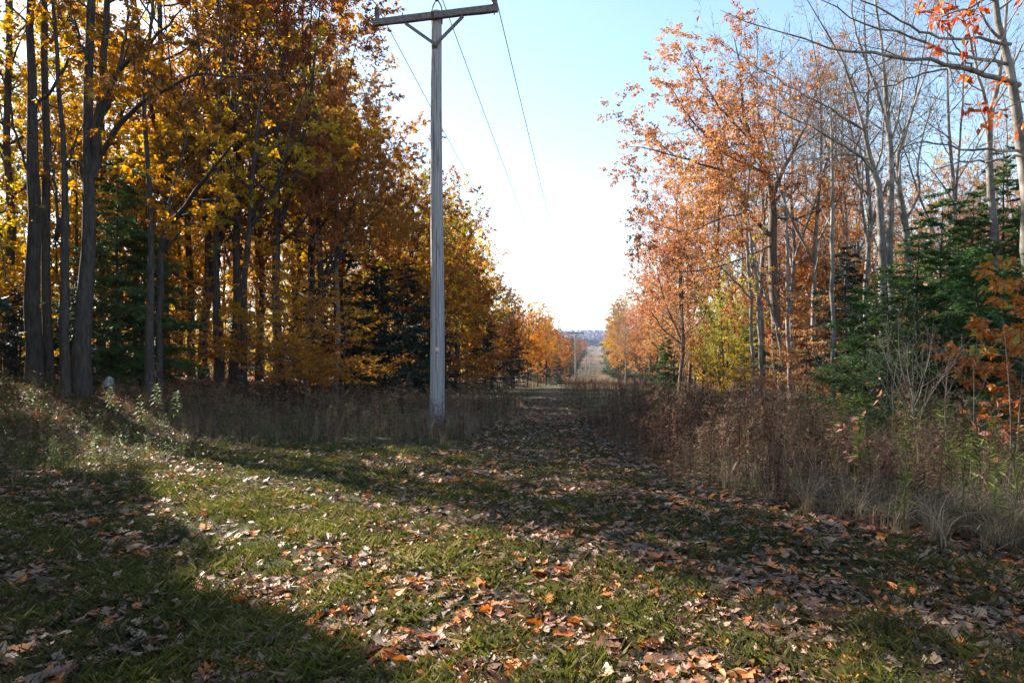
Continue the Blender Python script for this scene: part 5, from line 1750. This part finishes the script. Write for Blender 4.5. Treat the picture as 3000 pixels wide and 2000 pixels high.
    m = (x < -4.2 - .3 * (12 - y)) & (rng.random(len(x)) < .5 * (patchy(x, y, 1.0, 1) > .4))
    Q, t = scatter(green, x[m], y[m], rng.uniform(.45, .9, m.sum()), rng, rng.normal(0, .12, m.sum()))
    g.quads(Q, t)
    x, y = cand(2200, 3, 10, 4.5, 15)
    _, r = brush_zone(x, y)
    m = r & (rng.random(len(x)) < .2 * np.interp(x, [3, 5], [.3, 1]))
    Q, t = scatter(green, x[m], y[m], rng.uniform(1.2, 2.0, m.sum()), rng, rng.normal(.25, .12, m.sum()))
    g.quads(Q, t)
    x, y = cand(3000, -7, 1, 12, 24)
    l, _ = brush_zone(x, y)
    m = l & (rng.random(len(x)) < .06)
    Q, t = scatter(green, x[m], y[m], rng.uniform(.8, 1.4, m.sum()), rng, rng.normal(.1, .12, m.sum()))
    g.quads(Q, t)
    tag(link('undergrowth', g.mesh('undergrowth', [M['greenweed']])), 'low green and yellowing weeds among the dry grass', 'weeds', kind='stuff')


undergrowth()


# ------------------------------------------------------------------ turf
def lawn():
    rng = np.random.default_rng(23)
    N = 800000
    # more blades close to the camera
    y = 2.6 + 14.5 * rng.random(N) ** 1.9
    x = rng.uniform(-.95, .95, N) * (y + .8)
    l, r = brush_zone(x, y)
    lush = patchy(x, y, 2.1, .7) * .5 + patchy(x, y, 5.3, 2.1) * .5  # wavy patches where the turf grows thicker, taller and greener
    keep = ~(l | r) & (rng.random(N) < (.25 + .75 * sstep(.3, .62, lush)) * (1 - .35 * sstep(-1.0, 2.0, x + .25 * (y - 4))))
    x, y, lush = x[keep], y[keep], lush[keep]
    n = len(x)
    z = gz(x, y)
    h = np.minimum(rng.lognormal(math.log(.036), .4, n) * (.7 + .8 * lush), .10)
    wd = np.clip(.0005 + .00026 * y, .001, .005) * rng.uniform(.7, 1.3, n)
    a = rng.random(n) * 6.28
    lean = rng.normal(0, .5, (n, 2))
    b0 = np.stack([x, y, z - .004], -1)
    sd = np.stack([np.cos(a), np.sin(a), 0 * a], -1) * wd[:, None]
    mid = b0 + np.stack([lean[:, 0] * h * .4, lean[:, 1] * h * .4, h * .6], -1)
    tip = b0 + np.stack([lean[:, 0] * h * 1.2, lean[:, 1] * h * 1.2, h], -1)
    Q = np.stack([b0 - sd, b0 + sd, mid + sd * .6, tip], 1)
    t = np.clip(.30 + .42 * sstep(.3, .8, lush) + rng.normal(0, .15, n) + (rng.random(n) < .2) * .5 - .28 * sstep(-1.0, 2.0, x + .25 * (y - 4)) - .2 * sstep(-1.2, -2.4, x + .32 * (y - 3)), 0, 1)
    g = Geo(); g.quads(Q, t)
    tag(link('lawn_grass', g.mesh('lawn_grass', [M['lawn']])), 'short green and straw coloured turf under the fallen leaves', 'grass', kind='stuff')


lawn()

# ------------------------------------------------------------------ fallen leaves
LEAF_COL = [('pale tan', (.36, .225, .13), .19), ('greyish brown', (.20, .135, .09), .25), ('reddish brown', (.20, .085, .045), .20), ('bright orange', (.50, .14, .022), .13), ('dark brown', (.085, .05, .035), .13),
            ('cinnamon brown', (.34, .16, .07), .09)]


def leaf_outline(kind, rng):
    """half-width along the midrib (0..1)"""
    if kind == 'oak':
        s = np.array([0, .08, .16, .22, .30, .36, .44, .52, .58, .66, .74, .80, .87, .93, 1.0])
        wv = np.array([.012, .02, .10, .24, .10, .30, .40, .14, .36, .40, .13, .26, .10, .12, .0])
        wv = .82 * wv * rng.uniform(.85, 1.15, len(wv))
    elif kind == 'maple':
        s = np.array([0, .06, .12, .18, .28, .36, .45, .52, .60, .68, .76, .84, .92, .96, 1.0])
        wv = np.array([.05, .22, .36, .30, .55, .62, .30, .24, .34, .22, .12, .2, .08, .05, .0])
    else:
        s = np.linspace(0, 1, 15)
        wv = .27 * np.sin(np.pi * s ** .85) ** .9 * (1 + .05 * np.cos(s * 70))
        wv[0] = .01
    return s, wv


def leaf_proto(kind, pose, rng):
    s, wv = leaf_outline(kind, rng)
    c = {'flat': .2, 'curled': .85, 'folded': .4, 'upturned': .55}[pose]
    ang = np.array([-1, -.5, 0, .5, 1.0])
    V = []
    bend = rng.uniform(-.5, .9) * c
    cup = rng.uniform(.1, .55) * c
    tw = rng.normal(0, .35) * c
    for si, wi in zip(s, wv):
        for q in ang:
            u = q * wi
            if pose == 'folded':
                zz_ = abs(u) * .8
                yy = u * .7
            else:
                zz_ = cup * u * u * 1.8 + .10 * c * abs(q) * wi * math.sin(si * 19 + 2 * q)
                yy = u * (1 - .25 * c * abs(q))
            xx = si - .5
            zz_ += bend * (xx * xx) * .7 + .05 * c * math.sin(si * 7)
            ct, st_ = math.cos(tw * xx * 2), math.sin(tw * xx * 2)
            V.append((xx, yy * ct - zz_ * st_, yy * st_ + zz_ * ct))
    V = np.array(V)
    n = len(s)
    i = np.arange(n * 5).reshape(n, 5)
    F = np.stack([i[:-1, :-1], i[1:, :-1], i[1:, 1:], i[:-1, 1:]], -1).reshape(-1, 4)
    # leaf stalk as a thin extra strip
    sv = np.array([(-.5, .006, V[2, 2]), (-.5, -.006, V[2, 2]), (-.62, -.004, V[2, 2] + .02), (-.62, .004, V[2, 2] + .02)])
    F = np.concatenate([F, [[len(V), len(V) + 1, len(V) + 2, len(V) + 3]]])
    V = np.concatenate([V, sv])
    V[:, 2] -= np.percentile(V[:, 2], 8)
    return V, F


M['leaf_one'] = leaf_mat('fallen_leaf', None, .22, .55, .35, from_obj=True)
M['litter'] = leaf_mat('leaf_litter', [(0, (.085, .05, .035)), (.13, (.085, .05, .035)), (.2, (.21, .09, .05)), (.32, (.21, .10, .06)), (.4, (.20, .135, .09)), (.62, (.34, .215, .13)), (.78, (.40, .265, .165)), (.84, (.33, .15, .06)), (.92, (.52, .15, .025)), (1, (.56, .2, .03))], .22, .55, .3)


def litter():
    rng = np.random.default_rng(31)
    kinds = [('oak', p) for p in ('flat', 'curled', 'folded', 'upturned', 'curled')] + [('beech', p) for p in ('flat', 'curled', 'folded', 'upturned')] + [('maple', 'curled'), ('maple', 'flat')]
    protos = []
    for kd, ps in kinds:
        for _ in range(2):
            V, F = leaf_proto(kd, ps, rng)
            protos.append((kd, ps, V, F, make_mesh('fallen_leaf', V, [F], None, [True], [M['leaf_one']])))
    # candidates over the mown ground
    N = 80000
    y = 2.7 + 20 * rng.random(N) ** 1.5
    x = rng.uniform(-.95, .95, N) * (y + .7)
    l, r = brush_zone(x, y)
    fr = np.interp(x, [.9, 1.2, 2.8, 3.9, 6, 12], [9.4, 8.3, 6.2, 5.2, 3.5, 1.5])
    inb = r & (y - fr > .5)
    # denser to the right, along the brush and on the track
    right = sstep(-1.5, 2.0, x + .25 * (y - 4))
    dens = np.maximum(.33 + .66 * right, .62 * sstep(-1.2, -2.4, x + .32 * (y - 3)))
    dens = np.where(np.abs(x - path_c(y)) < path_h(y) + .3, np.maximum(dens, .8), dens)
    dens = dens * (.45 + .9 * patchy(x, y, 1.9, .3)) * (.55 + .9 * patchy(x, y, 4.7, 1.3))
    keep = ~(l | inb) & (rng.random(N) < dens) & (y < 22)
    keep |= r & ((y - fr < 1.4) | (x - path_c(y) - path_h(y) < .9)) & (rng.random(N) < .5) & (y < 20)
    x, y = x[keep], y[keep]
    n = len(x)
    col = rng.choice(len(LEAF_COL), n, p=np.array([c[2] for c in LEAF_COL]) / sum(c[2] for c in LEAF_COL))
    pk = rng.integers(0, len(protos), n)
    # bright orange ones are mostly beech
    size = np.clip(rng.lognormal(math.log(.088), .28, n), .045, .155)
    size = np.where(np.array([protos[k][0] for k in pk]) == 'beech', size * .82, size)
    rz = rng.random(n) * 6.28
    tx, ty = rng.normal(0, .2, n), rng.normal(0, .2, n)
    zo = rng.uniform(.0, .028, n)
    vis = np.abs(x / y) < .76
    apparent = np.where(vis & (y > 3.05), size / y, 0)
    order = np.argsort(-apparent)
    single = np.zeros(n, bool)
    single[order[:300]] = True
    used = {}
    whole = {'flat': 'flat', 'curled': 'curled', 'folded': 'folded', 'upturned': 'upturned'}
    for i in np.where(single)[0][np.argsort(-x[single])]:
        kd, ps, V, F, me = protos[pk[i]]
        o = link('fallen_leaf', me)
        o.location = (x[i], y[i], gzf(x[i], y[i]) + zo[i] + .01)
        o.rotation_euler = (tx[i], ty[i], rz[i])
        s = size[i]
        o.scale = (s, s * rng.uniform(.85, 1.1), s)
        c = np.array(LEAF_COL[col[i]][1]) * rng.uniform(.8, 1.2)
        o.color = (*[float(q) for q in np.clip(c, 0, .8)], 1)
        big = 'large' if s > .108 else 'small' if s < .078 else 'middling'
        px = 1500 + x[i] / y[i] * FPX
        py = 1000 + EYE / y[i] * FPX
        row = 'bottom edge' if py > 1900 else 'lowest grass' if py > 1780 else 'higher up'
        colm = 'left corner' if px < 400 else 'left of centre' if px < 900 else 'sunny middle' if px < 1500 else 'below the track' if px < 1950 else 'below the brush' if px < 2500 else 'right corner'
        point = ['tip right', 'tip away', 'tip left', 'tip towards viewer'][int(((rz[i] + .785) % 6.283) / 1.5708)]
        lab = f"{big} {LEAF_COL[col[i]][0]} {kd} leaf, {whole[ps]}, {point}, {row}, {colm}"
        tag(o, lab, 'leaf', 'fallen leaves on the grass')
    rest = ~single
    tone_c = [.62, .42, .26, .95, .06, .84]
    g = Geo()
    for k, (kd, ps, V, F, me) in enumerate(protos):
        m = rest & (pk == k)
        c = m.sum()
        if not c:
            continue
        sx = size[m][:, None]
        vx, vy, vz = V[:, 0][None] * sx, V[:, 1][None] * sx, V[:, 2][None] * sx
        ca, sa = np.cos(tx[m])[:, None], np.sin(tx[m])[:, None]
        vy, vz = vy * ca - vz * sa, vy * sa + vz * ca
        ca, sa = np.cos(ty[m])[:, None], np.sin(ty[m])[:, None]
        vx, vz = vx * ca + vz * sa, -vx * sa + vz * ca
        ca, sa = np.cos(rz[m])[:, None], np.sin(rz[m])[:, None]
        vx, vy = vx * ca - vy * sa, vx * sa + vy * ca
        W = np.stack([vx + x[m][:, None], vy + y[m][:, None], vz + (gz(x[m], y[m]) + zo[m] + .008)[:, None]], -1)
        Fa = (F[None] + (np.arange(c) * len(V))[:, None, None]).reshape(-1, 4)
        t = np.clip(np.array(tone_c)[col[m]] + rng.normal(0, .035, c), 0, 1)
        g.add(W.reshape(-1, 3), Fa, np.repeat(t, len(V)), True)
    # forest floor of both woods and the farther track: simple folded leaves
    N = 52000
    y = 8 + 42 * rng.random(N) ** 1.2
    x = rng.uniform(-.9, .9, N) * (y + 1)
    w = x - axis_x(y)
    l, r = brush_zone(x, y)
    m = ((w < -6.2) & (y > 9)) | (w > 8.5) | ((np.abs(x - path_c(y)) < path_h(y) + .4) & (y > 15) & (y < 34) & (rng.random(N) < .6))
    x, y = x[m], y[m]
    n = len(x)
    d = unit(np.stack([rng.normal(0, 1, n), rng.normal(0, 1, n), rng.normal(.1, .3, n)], -1))
    nr = unit(np.stack([rng.normal(0, .5, n), rng.normal(0, .5, n), np.ones(n)], -1))
    sz = rng.uniform(.07, .14, n) * (1 + .012 * y)
    Q = leaf_quads(np.stack([x, y, gz(x, y) + rng.uniform(.005, .03, n)], -1), d, nr, sz, sz * .5, .35)
    woodside = (x - axis_x(y) < -6)
    t = np.where(woodside, rng.choice([.22, .28, .84, .5, .9, .1], n, p=[.3, .22, .18, .14, .06, .1]), rng.choice([.22, .42, .62, .1, .9], n, p=[.2, .3, .35, .1, .05]))
    g.quads(Q, np.clip(t + rng.normal(0, .03, n), 0, 1))
    tag(link('leaf_litter', g.mesh('leaf_litter', [M['litter']])), 'carpet of fallen oak and beech leaves over the turf, track and forest floor', 'leaves', kind='stuff')


litter()


# ------------------------------------------------------------------ single plants that stand out
def single_plant(name, label, cat, loc, parts, group=None, rz=0.):
    root = empty(name, (loc[0], loc[1], gzf(loc[0], loc[1])), rz)
    for nm, Q, t, mat in parts:
        g = Geo(); g.quads(Q, t)
        link(nm, g.mesh(nm, [M[mat]]), root)
    return tag(root, label, cat, group)


M['stalk'] = plain_mat('dry_stalk', (.11, .075, .05), .8)


def leafy_stalk(seed, H, whorl=(.55, 1.), lean=(0, 0), n_leaf=46, L=.13, w=.024):
    rng = np.random.default_rng(seed)
    n = 8
    z = np.linspace(0, H, n)
    st = np.stack([lean[0] * (z / H) ** 1.5 * H + rng.normal(0, .006, n), lean[1] * (z / H) ** 1.5 * H + rng.normal(0, .006, n), z], -1)
    V, F = tube_arrays(st[None], np.linspace(.007, .003, n)[None], 5)
    k = n_leaf
    t = whorl[0] + (whorl[1] - whorl[0]) * np.sort(rng.random(k) ** .8)
    base = np.stack([np.interp(t, z / H, st[:, i]) for i in range(3)], -1)
    az = np.arange(k) * 2.4
    # every leaf is two quads long, arching over
    e = np.interp(t, [whorl[0], 1], [-.1, .9])
    d1 = unit(np.stack([np.cos(az), np.sin(az), e], -1))
    d2 = unit(np.stack([np.cos(az), np.sin(az), e - .9], -1))
    LL = L * rng.uniform(.7, 1.15, k) * np.interp(t, [whorl[0], .8, 1], [.9, 1, .6])
    sd = np.stack([-np.sin(az), np.cos(az), 0 * az], -1)
    m1 = base + d1 * LL[:, None] * .5
    tip = m1 + d2 * LL[:, None] * .5
    q1 = np.stack([base, m1 - sd * w * .5, m1 + d2 * .001, m1 + sd * w * .5], 1)
    q2 = np.stack([m1 + sd * w * .5, m1, m1 - sd * w * .5, tip], 1)
    Q = np.concatenate([q1, q2])
    tn = np.clip(np.concatenate([rng.normal(.6, .18, k)] * 2), 0, 1)
    return V[F], Q, tn


M['fresh'] = leaf_mat('fresh_green_leaf', [(0, (.05, .08, .02)), (.5, (.10, .17, .035)), (.85, (.17, .22, .05)), (1, (.26, .22, .05))], .45, .6, .15)
for seed, px_, py_, d, H, ln, wh, lb in ((301, 470, 1318, 10.2, 1.12, (-.05, 0), (.68, 1.), 'tall weed with a whorl of bright green leaves, left one of the sunlit pair'),
                                        (302, 512, 1320, 10.0, 1.02, (.02, 0), (.66, 1.), 'tall weed with a whorl of bright green leaves, right one of the sunlit pair'),
                                        (303, 322, 1325, 10.6, 1.05, (.02, 0), (.72, 1.), 'single tall green topped weed left of the sunlit pair'),
                                        (304, 420, 1310, 10.8, .9, (-.08, .02), (.5, 1.), 'bushy green weed leaning left beside the sunlit pair')):
    x = (px_ - 1500) * d / FPX
    a, b, tn = leafy_stalk(seed, H, wh, ln)
    single_plant('weed_plant', lb, 'plant', (x, d), [('stem', a, .35, 'brush'), ('foliage', b, tn, 'fresh')], 'green topped weeds in the left grass')

# bare fan shaped shrub in the right brush
rng = np.random.default_rng(401)
T = Tree()
n = 9
zz = np.linspace(-.1, 1.05, n)
pts = np.zeros((1, n, 3)); pts[0, :, 2] = zz; pts[0, :, 0] = .03 * np.sin(zz * 5) - .06 * zz
R = np.linspace(.016, .010, n)[None]
P1, R1 = grow(pts, R, rng, n=11, t0=.55, t1=1., ang=32, ang_sd=12, length=1.05, rr=.62, rmin=.003, up=.12, wob=.07, pts=8)
P2, R2 = grow(P1, R1, rng, n=5, t0=.25, t1=.95, ang=30, ang_sd=10, length=.5, rr=.6, rmin=.0018, up=.1, wob=.08, pts=5)
P3, R3 = grow(P2, R2, rng, n=3, t0=.3, t1=1., ang=32, ang_sd=10, length=.2, rr=.6, rmin=.0013, up=.06, wob=.08, pts=3)
T.stem.append((pts, R, 8)); T.stem.append((P1, R1, 5))
T.twig.append((P2, R2, 4)); T.twig.append((P3, R3, 3))
T.Q, pos = leaves_on(P3[:6], rng, 1, .07, .03); T.tone = np.full(len(T.Q), .6)
T.finish('fan_shrub', 'bark_grey', 'twig_pale', 'orange')
set_tree(T, 'shrub', (2690 - 1500) * 8.6 / FPX, 8.6, 1.0, .3, 'bare shrub with thin upswept twigs in a fan above the right brush', 'shrub', None, carve=False)
for k, (px_, d, lb) in enumerate(((2600, 9.4, 'thin bare stem rising from the brush left of the fan shaped shrub'), (2775, 7.6, 'thin dark bare stem rising from the brush right of the fan shaped shrub'), (2865, 8.2, 'thin leaning bare stem in the brush at the right edge'))):
    rng = np.random.default_rng(410 + k)
    T = Tree()
    zz = np.linspace(-.1, 1.5, n)
    pts = np.zeros((1, n, 3)); pts[0, :, 2] = zz; pts[0, :, 0] = .03 * np.sin(zz * 4 + k) - .1 * (k - 1) * zz
    R = np.linspace(.011, .003, n)[None]
    P1, R1 = grow(pts, R, rng, n=8, t0=.35, t1=1., ang=36, ang_sd=12, length=.45, rr=.6, rmin=.0018, up=.1, wob=.08, pts=5)
    P2, R2 = grow(P1, R1, rng, n=4, t0=.25, t1=.95, ang=32, ang_sd=10, length=.2, rr=.6, rmin=.0013, up=.08, wob=.08, pts=3)
    T.stem.append((pts, R, 7)); T.stem.append((P1, R1, 4)); T.twig.append((P2, R2, 3))
    T.finish('stem', 'bark_brown', 'twig', 'orange')
    set_tree(T, 'shrub', (px_ - 1500) * d / FPX, d, 1.0, .3 * k, lb, 'shrub', 'bare stems in the right brush', carve=False)

# red leaved brambles in the right brush
for k, (px_, d, H, lb) in enumerate(((2490, 8.0, .85, 'low bramble with dusky red leaves left of the fan shaped shrub'), (2925, 7.4, .85, 'low bramble with dusky red leaves at the right edge'))):
    rng = np.random.default_rng(420 + k)
    zz = np.linspace(0, H, 6)
    pts = np.zeros((1, 6, 3)); pts[0, :, 2] = zz
    P1, R1 = grow(pts, np.linspace(.006, .002, 6)[None], rng, n=8, t0=.3, ang=55, length=.3, rr=.6, rmin=.0015, pts=4)
    q, pos = leaves_on(P1, rng, 4, .09, .055, .2, .5, .7)
    V0, F0 = tube_arrays(pts, np.linspace(.006, .002, 6)[None], 4)
    V1, F1 = tube_arrays(P1, R1, 3)
    if 'bramble' not in M:
        M['bramble'] = leaf_mat('dusky_red_leaf', [(0, (.12, .03, .03)), (.5, (.32, .09, .075)), (1, (.42, .2, .16))], .35)
    single_plant('bramble_plant', lb, 'plant', ((px_ - 1500) * d / FPX, d), [('stem', np.concatenate([V0[F0], V1[F1]]), .35, 'brush'), ('foliage', q, clump_tone(pos, rng), 'bramble')], 'red brambles in the right brush')

# grey boulder at the edge of the left wood
rng = np.random.default_rng(5)
n_th, n_ph = 20, 12
V = []
for i in range(n_ph + 1):
    ph = math.pi * i / n_ph
    for j in range(n_th):
        th = 2 * math.pi * j / n_th
        v = np.array([math.sin(ph) * math.cos(th), math.sin(ph) * math.sin(th), math.cos(ph)])
        k = 1 + .16 * math.sin(3 * v[0] + 1) + .14 * math.sin(4 * v[1] + 2 * v[2]) + .1 * math.sin(7 * v[2] + 3 * v[0])
        k *= 1 - .22 * max(0, abs(v[0] + .4 * v[2]) - .5)
        V.append(v * k * np.array([.16, .12, .17]))
F = [[i * n_th + j, i * n_th + (j + 1) % n_th, (i + 1) * n_th + (j + 1) % n_th, (i + 1) * n_th + j] for i in range(n_ph) for j in range(n_th)]
g = Geo(); g.add(np.array(V), np.array(F))
M['stone'] = bark_mat('pale_grey_stone', (.3, .3, .29), (.55, .55, .53), 1, 16, .6)
ro = link('boulder', g.mesh('boulder', [M['stone']]))
bx_, by_ = (318 - 1500) * 16.3 / FPX, 16.3
ro.location = (bx_, by_, gzf(bx_, by_) + .07)
tag(ro, 'pale grey pointed stone at the edge of the left wood', 'stone')


# ------------------------------------------------------------------ the air down the valley
g = Geo()
g.box((200, 2190, 32), (2900, 0, 0), (0, 2330, 0), (0, 0, 62))
hz = bpy.data.materials.new('valley_haze')
nt, out = nodes_of(hz)
pv_ = nt.nodes.new("ShaderNodeVolumePrincipled")
pv_.inputs["Color"].default_value = (.30, .52, 1, 1)
pv_.inputs["Density"].default_value = .00011
pv_.inputs["Anisotropy"].default_value = 0
nt.links.new(pv_.outputs[0], out.inputs["Volume"])
ho = link('haze', g.mesh('haze', [hz]))
tag(ho, 'thin blue autumn haze down the valley', 'haze', kind='stuff')
